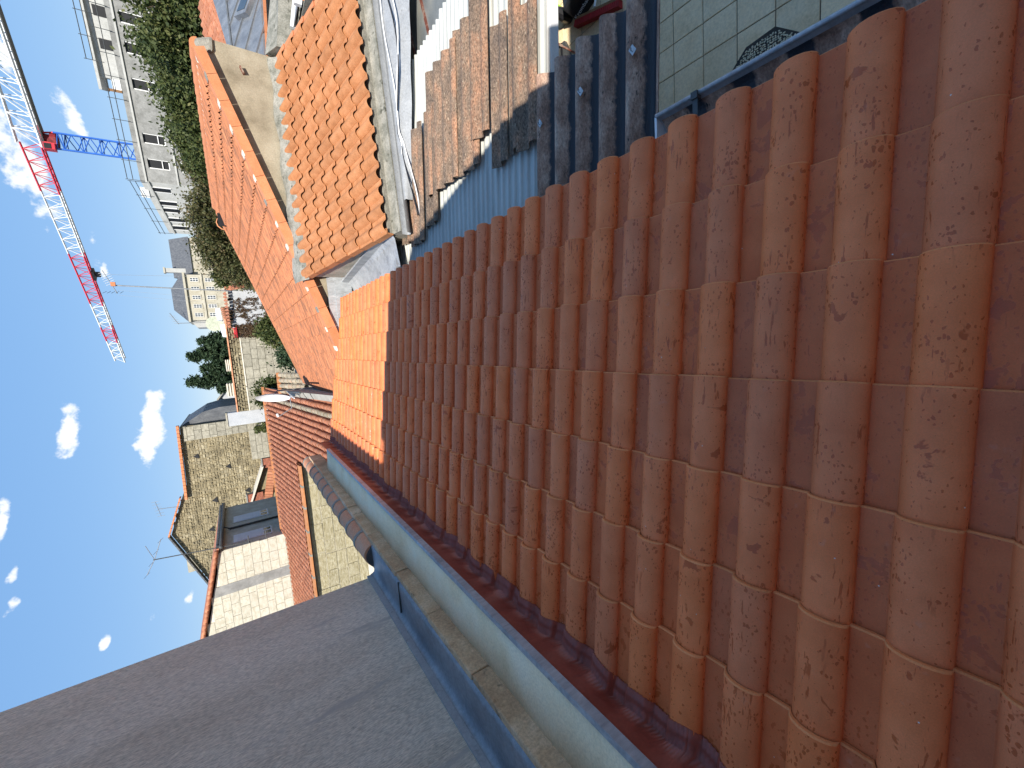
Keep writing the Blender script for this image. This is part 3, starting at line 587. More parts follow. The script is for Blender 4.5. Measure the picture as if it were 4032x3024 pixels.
a, b = Vector((4.74, 8.12, -1.02)), Vector((6.95, 9.12, -1.24))
for t in range(5):
    p0, p1 = lerp(a, b, t / 5 + .005), lerp(a, b, (t + 1) / 5 - .005); MB().ob((p0 + p1) / 2, (p1 - p0) / 2, (.035, -.07, 0), (0, 0, .02)).build('edge_tile', CLAY_V, zh)
m = MB(); m.hexa([(4.74, 7.75, G), (7.0, 7.95, G), (7.0, 8.4, G), (4.74, 8.05, G)], [(4.74, 7.75, -1.12), (7.0, 7.95, -1.46), (7.0, 8.45, -1.42), (4.74, 8.05, -.98)]); m.build('lower_wall', DIRTY, zh)
rr = thing('garden_shed', 'old red tiled shed roof in front of the trees behind the zinc roof', 'shed', (6.5, 13.5, G))
RP = [(0, 0), (.03, .03), (.06, .04), (.09, .03), (.12, 0), (.2, 0)]
me = tile_mesh('tile', RP, .36, .012, .02, [CLAY_T, CLAY_T], 1); ms = []
for k in range(5):
    for j in range(18): ms.append(fr(Vector((5.6 + .2 * j, 14.2 - .31 * k, -.42 - .09 * k + .006 * j)), (0, -.96, -.28), (1, 0, .03)))
lay('tile', me, ms, rr); MB().prism([(5.5, 12.6, G), (9.3, 12.6, G), (9.3, 12.6, -.86), (5.5, 12.6, -.92)], (0, 1.7, 0)).build('wall', CONC, rr)
rw = thing('roof_window_lean_to', 'lean-to with roman tiles and a white framed roof window at the right edge', 'lean-to', (5.3, 6.9, G))
lp = lambda x, y, d=0: Vector((x, y, -1.42 - .20 * (x - 4.9) + d))
MB().hexa([lp(4.95, 6.2, -.1), lp(7, 6.2, -.1), lp(7, 7.7, -.1), lp(4.95, 7.7, -.1)], [lp(4.95, 6.2), lp(7, 6.2), lp(7, 7.7), lp(4.95, 7.7)]).build('roof_deck', MORTAR, rw)
me = tile_mesh('tile', [(0, .0), (.03, .04), (.075, .065), (.12, .04), (.15, 0), (.24, 0)], .42, .013, .02, [CLAY_B, CLAY_B], 1); ms = []
for k in range(5):
    for j in range(4): ms.append(fr(lp(5.0 + .38 * k, 6.98 - .235 * j, .01), (1, 0, -.20), (0, -1, 0)) @ Matrix.Scale(1, 4))
for M in ms: link('tile', me, rw, M @ Matrix.Rotation(0, 4, 'Z'))
for y, wd in ((7.10, .03), (7.62, .03)):
    MB().ob(lp(6.0, y, .07), (1.0, 0, -.20), (0, wd, 0), (0, 0, .05)).build('window_frame', WHITE, rw)
MB().ob(lp(6.0, 7.36, .07), (1.0, 0, -.2), (0, .23, 0), (0, 0, .006)).build('pane', ZINCL, rw)

# ------------------------------------------------------------------ canal tile roof beyond the parapet
TS2 = math.atan(.142)
def tz(y): return -1.60 + .142 * (y - 17.0)
ch = thing('canal_tile_house', 'neighbour roof of old barrel shaped canal tiles with flat eave tiles, left background', 'roof', (-5.5, 18, G))
arc = [(.085 * math.cos(rad(180 - 22.5 * i)), .085 * math.sin(rad(180 - 22.5 * i))) for i in range(9)]
me_t = tile_mesh('tile', arc, .40, .012, .012, [CLAY_T, CLAY_T], 1, .82); me_o = tile_mesh('mossy_tile', arc, .40, .012, .012, [CLAY_MOSS, CLAY_MOSS], 1, .82)
ms = []; mo = []; mp = MB(); TX = Vector((0, -math.cos(TS2), -math.sin(TS2)))
for i in range(46):
    x = -1.72 - .222 * i; ylow = 12.2 if x > -4.15 else 17.05
    xa = x
    y = 21.35 - .0 * i; k = 0
    if x < -8.2: y = 20.7
    while y - .36 > ylow:
        M = fr(Vector((x + random.uniform(-.008, .008), y, tz(y) + .035 + random.uniform(-.004, .006))), TX + Vector((random.uniform(-.02, .02), 0, 0)), (1, 0, 0))
        (mo if i == 1 else ms).append(M); y -= .295; k += 1
    mp.new().sm = True
    mp.grid([[(x + .111 + .08 * math.cos(rad(180 + 36 * j)), yy, tz(yy) + .03 + .08 * math.sin(rad(180 + 36 * j))) for j in range(6)] for yy in (21.5, ylow)])
lay('tile', me_t, ms, ch, 290)
for M in mo: link('mossy_tile', me_o, ch, M)
o = mp.build('pan_tiles', CLAY_T, ch); o['kind'] = 'stuff'
m = MB(); m.hexa([(-12, 14.5, tz(14.5) - .3), (-1.6, 14.5, tz(14.5) - .3), (-1.6, 21.5, tz(21.5) - .3), (-12, 21.5, tz(21.5) - .3)], [(-12, 14.5, tz(14.5) - .07), (-1.6, 14.5, tz(14.5) - .07), (-1.6, 21.5, tz(21.5) - .07), (-12, 21.5, tz(21.5) - .07)])
m = MB(); m.hexa([(-4.1, 12.4, tz(12.4) - .3), (-1.6, 12.4, tz(12.4) - .3), (-1.6, 21.5, tz(21.5) - .3), (-4.1, 21.5, tz(21.5) - .3)], [(-4.1, 12.4, tz(12.4) - .06), (-1.6, 12.4, tz(12.4) - .06), (-1.6, 21.5, tz(21.5) - .06), (-4.1, 21.5, tz(21.5) - .06)])
m.hexa([(-12, 17.1, tz(17.1) - .3), (-4.1, 17.1, tz(17.1) - .3), (-4.1, 21.5, tz(21.5) - .3), (-12, 21.5, tz(21.5) - .3)], [(-12, 17.1, tz(17.1) - .06), (-4.1, 17.1, tz(17.1) - .06), (-4.1, 21.5, tz(21.5) - .06), (-12, 21.5, tz(21.5) - .06)]); m.build('roof_deck', MORTAR, ch)['kind'] = 'stuff'
x = -4.2
while x > -11.5:                                      # flat tiles along the eave, mortar between
    L = random.uniform(.82, .95); MB().ob((x - L / 2, 16.98, tz(17) + .05), (L / 2 - .03, 0, 0), (0, .15, .02), (0, 0, .028)).build('eave_tile', CLAY_B, ch)
    MB().ob((x - L, 16.98, tz(17) + .055), (.04, 0, 0), (0, .155, .02), (0, 0, .034)).build('mortar_joint', MORTAR, ch); x -= L
x = -1.5
while x > -8.1:
    L = .42; MB().ob((x - L / 2, 21.5, tz(21.5) + .06), (L / 2 - .008, 0, 0), (0, .09, 0), (0, 0, .05)).build('ridge_tile', CLAY_B, ch); x -= L
bw = thing('stone_wall', 'rough yellow limestone wall in sun below the flat eave tiles', 'wall', (-7, 17.3, G))
MB().box(-12, -4.15, 17.075, 17.4, G, tz(17.2) - .10).build('wall_core', LIME, bw)
cube = MB(); cube.hexa([(-.5, -.5, -.5), (.5, -.5, -.5), (.5, .5, -.5), (-.5, .5, -.5)], [(-.5, -.5, .5), (.5, -.5, .5), (.5, .5, .5), (-.5, .5, .5)])
def blocks(parent, mat, x0, x1, y, z0, z1, hh, ww, gap=.014, d=.12, name='stone_block', top=None, skip=None, jit=.012, org=None, ex=Vector((1, 0, 0)), ny=Vector((0, 1, 0))):
    """courses of separate stones; x runs along ex from org, the faces stand a little proud or back"""
    me = cube.mesh(name, mat); org = org or Vector((0, y, 0)); z = z0
    while z < z1 - .05:
        h = hh * random.uniform(.85, 1.15); h = min(h, z1 - z); x = x0 - random.uniform(0, ww * .6)
        while x < x1:
            w_ = ww * random.uniform(.7, 1.35); a, b = max(x, x0), min(x + w_, x1)
            if b - a > .06 and not (top and z + h * .6 > top((a + b) / 2)) and not (skip and skip((a + b) / 2, z + h / 2)):
                c = org + ex * ((a + b) / 2) + Vector((0, 0, z + h / 2)) + ny * (d / 2 + random.uniform(-jit, jit))
                M = Matrix.Translation(c) @ fr((0, 0, 0), ex, ny) @ Matrix.Diagonal((b - a - gap, d, h - gap, 1)); link(name, me, parent, M)
            x += w_
        z += h
blocks(bw, ROUGH, -12, -4.2, 17.05, -3.6, tz(17.2) - .10, .42, .75, .02)

# ------------------------------------------------------------------ white gable house with shuttered facade
wh = thing('white_gable_house', 'limewashed block gable house with a shaded shuttered facade, left background', 'house', (-10, 24, G))
FX, FY0, FY1, FZ = -8.2, 21.0, 26.9, 1.44
gab = lambda x: FZ + .245 * (FX - x)
m = MB(); m.prism([(FX - .05, FY0 + .02, G), (FX - 8, FY0 + .02, G), (FX - 8, FY0 + .02, gab(FX - 8) - .05), (FX - .05, FY0 + .02, FZ - .02)], (0, FY1 - FY0 - .2, 0)); m.build('core', LIME, wh)
m = MB(); m.box(FX - .06, FX, FY0 + .12, FY1, G, FZ); fac = m.build('facade', FAC, wh)
blocks(wh, CRM, -13.5, FX + .0, FY0, -1.6, 3.2, .32, .55, .014, top=lambda x: gab(x), jit=.006)
m = MB(); m.prism([(-9.72, FY0 - .012, -1.6), (-10.16, FY0 - .012, -1.6), (-10.16, FY0 - .012, gab(-10.16) - .02), (-9.72, FY0 - .012, gab(-9.72) - .02)], (0, .1, 0)); m.build('flue_strip', GREYB, wh)
m = MB(); m.prism([(FX + .18, FY0 - .12, FZ + .0), (FX - 6, FY0 - .12, gab(FX - 6) + .04), (FX - 6, FY0 - .12, gab(FX - 6) + .16), (FX + .18, FY0 - .12, FZ + .10)], (0, FY1 - FY0 + .1, 0)); m.build('roof', CLAY_T, wh)
for k in range(22):
    x = FX + .1 - .24 * k; m = MB(); m.sm = True; m.tube([(x, FY0 - .14, gab(x) + .13), (x - .3, FY0 - .14, gab(x - .3) + .14)], .07, 8); m.build('verge_tile', CLAY_T, wh)
y = FY0 + .05
while y < FY1:
    m = MB(); m.sm = True; m.tube([(FX - .1, y, FZ + .10), (FX + .24, y, FZ + .03)], .075, 8); m.build('eave_tile', GUTT, wh); y += .21
m = MB(); m.sm = True; m.tube([(FX + .2, FY0 - .1, FZ - .06), (FX + .2, FY1 + .1, FZ - .06)], .08, 10); m.build('gutter', GUTT, wh)
m = MB(); m.sm = True; m.tube([(FX + .2, 23.35, FZ - .1), (FX + .06, 23.3, FZ - .35), (FX + .06, 23.3, -1.2)], .05, 8); m.build('downpipe', GUTT, wh)
for yc in (21.95, 24.55):
    w_ = thing if False else MB().box(FX - .02, FX + .012, yc - .52, yc + .52, -.62, 1.02).build('window', FAC, wh)
    MB().box(FX + .0, FX + .022, yc - .45, yc + .45, -.55, .95).build('frame', SHUT, w_)
    MB().box(FX + .012, FX + .027, yc - .38, yc + .38, -.50, -.22).build('pane', PANE, w_)
    for q_ in range(18): MB().box(FX + .014, FX + .034, yc - .41, yc + .41, -.17 + .055 * q_, -.121 + .055 * q_).build('shutter_slat', SHUT, w_)
    MB().box(FX + .02, FX + .04, yc - .03, yc + .03, -.52, -.2).build('mullion', WHITE, w_)
m = MB(); m.tube([P(-21.2, .6, 21.0), P(-20.4, 9.0, 21.0)], .022, 6); mast = m.build('antenna_mast', GUTT, wh)
m = MB(); c = P(-20.4, 8.9, 21.0)
m.tube([c + Vector((-.55, 0, .30)), c, c + Vector((.75, 0, -.28))], .012, 5); m.tube([c, c + Vector((.6, .1, .22))], .010, 4)
for t in range(4): q_ = lerp(c + Vector((-.55, 0, .30)), c + Vector((.7, 0, -.26)), t / 3); m.tube([q_ + Vector((0, -.25, .06)), q_ + Vector((0, .25, -.06))], .007, 4)
m.build('antenna', STEEL, mast)
for q_, r_ in ((P(-21.3, -.7, 20.93), .3), (P(-21.35, 1.0, 20.93), .3)): MB().tube([q_, q_ + Vector((.32, .1, .0))], .02, 5).build('bracket', GUTT, wh)

# ------------------------------------------------------------------ rubble stone gables behind
def rubble(poly, y, name, parent, mat, h=(.10, .19), w_=(.13, .34), d=.06):
    m = MB(); zs = [p[1] for p in poly]; xs = [p[0] for p in poly]; z = min(zs)
    def inside(x, zz):
        c = False; n = len(poly)
        for i in range(n):
            (x1, z1), (x2, z2) = poly[i], poly[(i + 1) % n]
            if (z1 > zz) != (z2 > zz) and x < (x2 - x1) * (zz - z1) / (z2 - z1) + x1: c = not c
        return c
    while z < max(zs):
        hh = random.uniform(*h); x = min(xs)
        while x < max(xs):
            ww = random.uniform(*w_)
            if inside(x + ww / 2, z + hh / 2):
                j = lambda s: random.uniform(-s, s); g = .018; f = random.uniform(.012, d)
                b = [(x + g + j(.02), y, z + g + j(.03)), (x + ww - g + j(.02), y, z + g + j(.03)), (x + ww - g + j(.02), y, z + hh - g + j(.03)), (x + g + j(.02), y, z + hh - g + j(.03))]
                cx, cz_ = x + ww / 2, z + hh / 2
                t = [(lerp(p[0], cx, .16), y - f, lerp(p[2], cz_, .16)) for p in b]
                m.new(); n = 4; m.add(b + t, [(4, 5, 6, 7)] + [(i, (i + 1) % 4, 4 + (i + 1) % 4, 4 + i) for i in range(4)])
            x += ww
        z += hh
    o = m.build(name, mat, parent); o['kind'] = 'stuff'; return o
RY = 34.0
rp = lambda az, el: (RY * math.tan(rad(az)), RY / math.cos(rad(az)) * math.tan(rad(el)))
r1 = [rp(-7.4, -3), rp(-7.4, 5.7), rp(-15.0, 5.75), rp(-15.0, -3)]
rh1 = thing('rubble_house', 'tall rubble stone house with flat eave line against the sky', 'house', (-6.7, 36, G))
MB().prism([(x, RY, z if z > 0 else G) for x, z in r1], (0, 7, 0)).build('wall', RUBJ, rh1)
rubble(r1, RY, 'rubble_stones', rh1, RUBBLE)
blocks(rh1, ASHLAR, rp(-9.0, 0)[0], rp(-7.4, 0)[0], RY - .1, -2, 3.3, .42, .6, .02, d=.1)
a, b = rp(-7.25, 5.75), rp(-15.1, 5.8)
t = 0
while t < 1: MB().ob((lerp(a[0], b[0], t + .02), RY - .12, lerp(a[1], b[1], t) + .06), (.11, 0, 0), (0, .2, 0), (0, 0, .07)).build('eave_tile', CLAY_V, rh1); t += .05
xx = r1[1][0]; m = MB(); m.prism([(xx + .004, RY + .3, r1[1][1] - .05), (xx + .75, RY + .3, 2.15), (xx + .95, RY + .3, 1.2), (xx + .95, RY + .3, G), (xx + .004, RY + .3, G)], (0, 6, 0)); m.build('side_slope', SLATE, rh1)
for az_, el_ in ((-12.5, 1.7), (-10.8, 4.4)):
    x, z = rp(az_, el_); MB().prism([(x - .18, RY - .07, z), (x + .18, RY - .07, z + .03), (x, RY - .07, z + .30)], (0, .02, 0)).build('putlog_hole', DARK, rh1)
r2 = [rp(-15.0, -3), rp(-15.0, 6.3), rp(-18.6, 7.5), rp(-24.6, 4.6), rp(-24.6, -3)]
rh2 = thing('gabled_rubble_house', 'gabled rubble stone house end with red verge tiles and aerial', 'house', (-12, 36, G))
RY2 = RY + .35
MB().prism([(x, RY2, z if z > 0 else G) for x, z in r2], (0, 7, 0)).build('wall', RUBJ, rh2); rubble(r2, RY2, 'rubble_stones', rh2, RUBBLE)
for (az0, el0), (az1, el1), n in (((-14.9, 6.35), (-18.6, 7.6), 9), ((-18.6, 7.6), (-24.7, 4.65), 12)):
    a, b = rp(az0, el0), rp(az1, el1)
    for k in range(n):
        p0, p1 = [Vector((lerp(a[0], b[0], u), RY2 - .1, lerp(a[1], b[1], u) + .05)) for u in ((k + .04) / n, (k + .96) / n)]
        MB().ob((p0 + p1) / 2, (p1 - p0) / 2, (0, .25, 0), (0, 0, .045)).build('verge_tile', CLAY_V if az0 > -15 else SLATE, rh2)
for az_, el_ in ((-16.0, 3.3), (-17.3, 1.6), (-19.0, 3.9), (-15.7, .2), (-20.1, 2.6)):
    x, z = rp(az_, el_); MB().prism([(x - .2, RY2 - .07, z), (x + .2, RY2 - .07, z + .02), (x - .02, RY2 - .07, z + .34)], (0, .02, 0)).build('putlog_hole', DARK, rh2)
x, z = rp(-22.6, 5.5); MB().box(x - .55, x + .55, RY2 + 1, RY2 + 1.8, z - .8, z + .75).build('chimney', ASHLAR, rh2)
x, z = rp(-15.9, 6.5); m = MB(); m.tube([(x, RY2, z), (x + .15, RY2, z + 1.15)], .02, 5); c = Vector((x + .15, RY2, z + 1.1)); m.tube([c + Vector((-.5, 0, -.06)), c + Vector((.5, 0, .12))], .014, 4)
for t in range(6): q_ = lerp(c + Vector((-.5, 0, -.06)), c + Vector((.5, 0, .12)), t / 5); m.tube([q_ + Vector((0, 0, -.2)), q_ + Vector((0, 0, .2))], .01, 4)
m.build('antenna', STEEL, rh2)
bl = thing('brick_lean_to', 'small lean-to with red brick chimneys against the rubble wall', 'lean-to', (-8.5, 32, G))
q_ = lambda az, el, Y=32.5: P(az, el, Y)
m = MB(); a, b, c, d = q_(-13.2, -1.6), q_(-17.0, .1), q_(-17.4, -2.6), q_(-13.4, -2.8); m.prism([a, b, c, d], (0, .8, 0)); m.build('wall', RUBJ, bl)
a, b = q_(-13.1, -1.3), q_(-17.2, .4); MB().ob((a + b) / 2, (b - a) / 2, (0, .5, 0), (0, 0, .05)).build('roof_edge', LIME, bl)
def brickstack(parent, az0, az1, el0, el1, Y):
    a, b = P(az0, el0, Y), P(az1, el1, Y); x0, x1 = min(a.x, b.x), max(a.x, b.x); z0, z1 = min(a.z, b.z), max(a.z, b.z)
    s = MB().box(x0 + .02, x1 - .02, Y + .02, Y + .5, z0, z1).build('chimney', MORTAR, parent)
    me = cube.mesh('brick', BRICKR); z = z0; r = 0
    while z < z1 - .05:
        x = x0 - (.11 if r % 2 else 0)
        while x < x1 - .03:
            p0, p1 = max(x, x0), min(x + .22, x1)
            if p1 - p0 > .04: link('brick', me, s, Matrix.Translation(((p0 + p1) / 2, Y + .05, z + .035)) @ Matrix.Diagonal((p1 - p0 - .012, .1, .06, 1)))
            x += .22
        z += .075; r += 1
    MB().box(x0 - .05, x1 + .05, Y - .05, Y + .55, z1, z1 + .07).build('chimney_cap', GREYB, s)
brickstack(bl, -12.4, -13.5, -2.9, -1.35, 32.2); brickstack(bl, -16.1, -17.3, -1.0, .55, 32.2)
m = MB(); a, b, c, d = q_(-13.3, -2.0, 31.9), q_(-17.0, -1.1, 31.9), q_(-17.2, -1.9, 31.9), q_(-13.5, -2.75, 31.9)
for k in range(12):
    u0, u1 = k / 12, (k + .9) / 12; MB().hexa([lerp(a, b, u0), lerp(a, b, u1), lerp(d, c, u1), lerp(d, c, u0)], [p + Vector((0, -.15, .08)) for p in (lerp(a, b, u0), lerp(a, b, u1), lerp(d, c, u1), lerp(d, c, u0))]).build('roof_tile', CLAY_T, bl)

# ------------------------------------------------------------------ walls of the gardens behind
gw = thing('white_rendered_wall', 'narrow white rendered wall at the corner of the rubble house', 'wall', (-3.8, 30, G))
a, b = P(-6.6, 1.4, 30.5), P(-8.1, 1.5, 30.5); MB().box(b.x, a.x, 30.5, 31.0, G, a.z).build('wall', WREND, gw); MB().box(b.x - .03, a.x + .03, 30.46, 31.04, a.z, a.z + .08).build('coping', ASHLAR, gw)
al_ = thing('ashlar_garden_wall', 'pale ashlar block wall with grey top course below the rubble house', 'wall', (-5.5, 31, G))
a, b = P(-8.0, -.4, 31.2), P(-12.3, -.9, 31.2); MB().box(b.x, a.x, 31.3, 31.6, G, a.z).build('wall_core', RUBJ, al_); blocks(al_, ASHLAR, b.x, a.x, 31.2, -2.2, a.z, .32, .6, .016)
sw = thing('long_stone_wall', 'long sunlit garden wall of pale stone blocks below the conifers', 'wall', (-.5, 30, G))
SY = 29.6; sx0, sx1, st = SY * math.tan(rad(-6.6)), SY * math.tan(rad(3.0)), .15
MB().box(sx0, sx1, SY + .1, SY + .5, G, st).build('wall_core', RUBJ, sw); blocks(sw, ASHLAR, sx0, sx1, SY, -3.4, -.42, .36, .62, .016)
rubble([(sx0, -.42), (sx1, -.42), (sx1, st), (sx0, st)], SY + .02, 'rubble_stones', sw, RUBBLE, (.12, .2), (.15, .35), .04)
x = sx0
while x < sx1: MB().box(x + .006, x + .54, SY - .08, SY + .5, st, st + .07).build('coping_tile', CLAY_COP, sw); x += .55
m = MB(); m.box(sx0, sx1, SY - .035, SY + .05, -.46, -.40); m.build('mortar_band', LIME, sw)
for az_, w2, h2 in ((-4.0, .35, .42), (-1.2, .3, .3)):
    x = SY * math.tan(rad(az_)); o = MB().box(x - w2, x + w2, SY + .05, SY + .55, st, st + h2).build('chimney', ASHLAR, sw)
    for k in range(3): MB().box(x - w2 - .04, x + w2 + .04, SY, SY + .6, st + h2 * (k + .6) / 3.2, st + h2 * (k + .6) / 3.2 + .05).build('ring', LIME, o)
ww = thing('white_wall', 'rough white painted wall with dry creeper behind the long orange roof', 'wall', (2.6, 29.5, G))
a, b = P(3.0, -.1, 29.4), P(7.2, -.3, 29.4); MB().box(a.x, b.x, 29.4, 29.9, G, -.15).build('wall', WREND, ww)
me = tile_mesh('tile', arc, .40, .012, .012, [CLAY_T, CLAY_T], 1, .82)
for i in range(11):
    for k in range(2): link('tile', me, ww, fr(Vector((a.x + .1 + .19 * i, 29.75 - .3 * k, .04 - .07 * k)), (0, -.96, -.25), (1, 0, 0)))
sr = thing('small_tiled_shed', 'small orange canal tile shed roof among the shrubs', 'shed', (4.3, 29, G))
a, b = P(7.4, -.1, 28.6), P(9.0, -.2, 28.6)
for i in range(7):
    for k in range(6): link('tile', me, sr, fr(Vector((a.x + .14 * i + .02, 29.6 - .3 * k, -.05 - .16 * k)), (0, -.9, -.45), (1, 0, 0)))
MB().prism([(a.x, 28.0, G), (a.x + 1.1, 28.0, G), (a.x + 1.1, 28.0, -1.15), (a.x, 28.0, -1.15)], (0, 1.6, 0)).build('wall', CONC, sr)
wb = thing('white_metal_box', 'long white metal casing lying on the garden wall below the villa', 'casing', (1.9, 33, 0))
for az0, az1, el0, el1 in ((2.0, 3.5, .25, .9), (3.9, 5.3, .55, 1.15)):
    a, b = P(az0, el0, 33), P(az1, el1, 33); m = MB(); m.hexa([(a.x, 33, a.z), (b.x, 33, a.z + .05), (b.x, 34.2, a.z + .05), (a.x, 34.2, a.z)], [(a.x + .05, 33.1, b.z - .1), (b.x - .05, 33.1, b.z - .04), (b.x - .05, 34.1, b.z), (a.x + .05, 34.1, b.z - .06)]); m.build('casing', CWHITE, wb, .04)
MB().prism([P(1.7, .25, 33.05), P(5.4, .55, 33.05), P(5.4, -3, 33.05), P(1.7, -3, 33.05)], (0, 1.2, 0)).build('wall', RUBJ, wb)
o = MB(); 
for i in range(16): o.new().tube([P(1.9 + .22 * i, .22 + .02 * i, 32.9), P(1.9 + .22 * i, .0 + .02 * i, 32.5)], .06, 6)
o.build('tile_edge', CLAY_T, wb)['kind'] = 'stuff'
rs = thing('red_corrugated_roof', 'small bright red corrugated roof beside the creeper', 'roof', (1.3, 30, -.2))
m = MB(); m.sm = True; m.grid([[(P(1.9, 0, 29.2).x + .6 * i / 48, y, z + .025 * math.sin(i * math.pi / 2)) for i in range(49)] for y, z in ((29.2, -.32), (30.2, .05))]); m.build('sheet', CRED, rs)
fh = thing('far_white_house', 'little white gabled house far behind the stone wall', 'house', (-4, 52, G))
Y_ = 52; a, b, c = P(-5.9, .3, Y_), P(-3.0, .3, Y_), P(-4.9, 1.95, Y_)
MB().prism([(a.x, Y_, G), (b.x, Y_, G), (b.x, Y_, .35), (c.x, Y_, c.z), (a.x, Y_, 1.0)], (0, 6, 0)).build('wall', WREND, fh)
for p0, p1 in ((Vector((a.x - .2, Y_ - .1, .95)), c + Vector((0, -.1, .1))), (c + Vector((0, -.1, .1)), Vector((b.x + .2, Y_ - .1, .32)))): MB().ob((p0 + p1) / 2, (p1 - p0) / 2, (0, .3, 0), (0, 0, .07)).build('verge', ASHLAR, fh)
MB().tube([P(-4.1, .95, 51.8), P(-4.1, .95, 51.7)], .22, 16).build('dish', WHITE, fh)

# ------------------------------------------------------------------ satellite dish, aerial and bits of roof near the far end
sd_ = thing('satellite_dish', 'large white satellite dish seen nearly edge-on above the canal tiles', 'satellite dish', P(-5.6, -4.6, 13.6))
m = MB(); m.sm = True; cc = P(-5.5, -3.35, 13.6); nx_ = Vector((-.93, -.34, .12)).normalized(); up = Vector((0, 0, 1)); up = (up - nx_ * up.dot(nx_)).normalized(); sd2 = nx_.cross(up)
rows = [[cc + (up * math.cos(2 * math.pi * k / 28) * .44 + sd2 * math.sin(2 * math.pi * k / 28) * .40) * r - nx_ * (.10 * (1 - r * r)) for k in range(29)] for r in (.02, .35, .7, .92, 1.0)]
m.grid(rows); m.grid([[p - nx_ * .012 for p in r] for r in rows[::-1]]); m.build('reflector', WHITE, sd_)
e = cc + nx_ * .55 - up * .12; m = MB(); m.tube([cc - up * .42, cc - up * .46 + nx_ * .3, e], .014, 6); arm = m.build('feed_arm', STEEL, sd_); MB().tube([e, e - nx_ * .09 + up * .03], .03, 8).build('receiver', WHITE, arm)
MB().tube([cc - nx_ * .1, cc - nx_ * .22 - up * .1, Vector((cc.x + .18, cc.y, -2.2))], .022, 6).build('mast', STEEL, sd_)
sl = thing('slab_roof', 'narrow grey slab roof with a bracket beside the satellite dish', 'roof', (-1.3, 12, G))
m = MB(); a, b, c, d = P(-4.8, -4.75, 14.8), P(-6.1, -10.0, 9.6), P(-7.0, -10.2, 9.6), P(-5.5, -5.2, 14.6); m.hexa([p - Vector((0, 0, .25)) for p in (a, b, c, d)], [a, b, c, d]); m.build('slab', FAC, sl)
for t in (.3, .45, .6): p0, p1 = lerp(a, b, t), lerp(d, c, t); MB().ob((p0 + p1) / 2 + Vector((0, 0, .012)), (p1 - p0) / 2, (0, .012, 0), (0, 0, .008)).build('joint_cover', GUTT, sl)
p0 = lerp(a, b, .2) + Vector((0, 0, .1)); p1 = lerp(a, b, .6) + Vector((.05, 0, .22)); MB().tube([p0, p1], .03, 6).build('rail', GUTT, sl)
MB().tube([lerp(p0, p1, .05) + Vector((-.1, 0, .0)), lerp(p0, p1, .5) + Vector((-.16, 0, .02))], .016, 6).build('white_rod', WHITE, sl)
m = MB(); m.hexa([(x, y, G) for x, y in ((a.x, a.y), (b.x, b.y), (c.x, c.y), (d.x, d.y))], [p - Vector((0, 0, .26)) for p in (a, b, c, d)]); m.build('wall', FAC, sl)
dr = thing('shaded_ribbed_roof', 'dark shaded slope of ribbed tiles dropping behind the long orange roof', 'roof', (-1.1, 12, -2.4))
me = tile_mesh('tile', CPF, .5, .012, .02, [CLAY_C, CLAY_C], 1)
for j in range(20): link('tile', me, dr, fr(Vector((-.86, 15.6 - .197 * j * 1.35, -2.0)), (-.8, 0, -.6), (0, -1, 0)) @ Matrix.Diagonal((1, 1.35, 1, 1)))
ot = thing('mossy_tile_patch', 'small patch of lichen-whitened old canal tiles beside the creeper', 'roof', (-1.2, 18, -1.7))
me = tile_mesh('tile', arc, .42, .012, .012, [CLAY_MOSS, CLAY_MOSS], 1, .85)
for i in range(4):
    for k in range(6): link('tile', me, ot, fr(Vector((-.90 - .21 * i, 18.4 - .3 * k, -1.40 - .10 * k)), (0, -.95, -.31), (1, 0, 0)) @ Matrix.Scale(1.15, 4))
for i in range(4): MB().ob((-.9 - .21 * i, 18.45, -1.34), (.095, 0, 0), (0, .1, 0), (0, 0, .06)).build('ridge_tile', CLAY_B, ot)
MB().box(-1.75, -.75, 16.6, 18.5, G, -1.95).build('wall', CONC, ot)
an = thing('roof_aerial', 'tall thin aerial mast with a grid antenna in front of the villa', 'aerial', P(7.1, -.5, 29.0))
m = MB(); tp = P(7.6, 9.1, 29.0); bt = P(7.1, -.6, 29.0); m.tube([bt, tp], .03, 6); m.build('mast', STEEL, an)
m = MB(); b_ = Vector((.85, .3, .35)); m.tube([tp - b_ * .5, tp + b_ * .9], .018, 5)
for t in range(7): q_ = tp + b_ * (.1 + .12 * t); m.tube([q_ + Vector((-.08, .1, .2)), q_ + Vector((.08, -.1, -.2))], .010, 4)
for s in (-1, 1):
    for t in range(5): q_ = tp + Vector((-.35 + .0 * t, 0, .0)) + Vector((.0, 0, .16 * (t - 2))) ; m.tube([q_ + Vector((-.1, -.45, 0)), q_ + Vector((.1 , .45, 0))], .010, 4)
m.build('antenna', STEEL, an); MB().ob(tp + Vector((.05, -.03, -.05)), (.10, 0, 0), (0, .06, 0), (0, 0, .09)).build('junction_box', GREENP if False else CLAY_V, an)
for k, (d0, d1) in enumerate(((.02, -1.0), (.1, -1.4))): MB().tube([tp + Vector((-.25 * (k + 1), 0, -.2)), bt + Vector((-.25 * (k + 1) - .2, 0, .6))], .005, 4).build('guy_wire', STEEL, an)

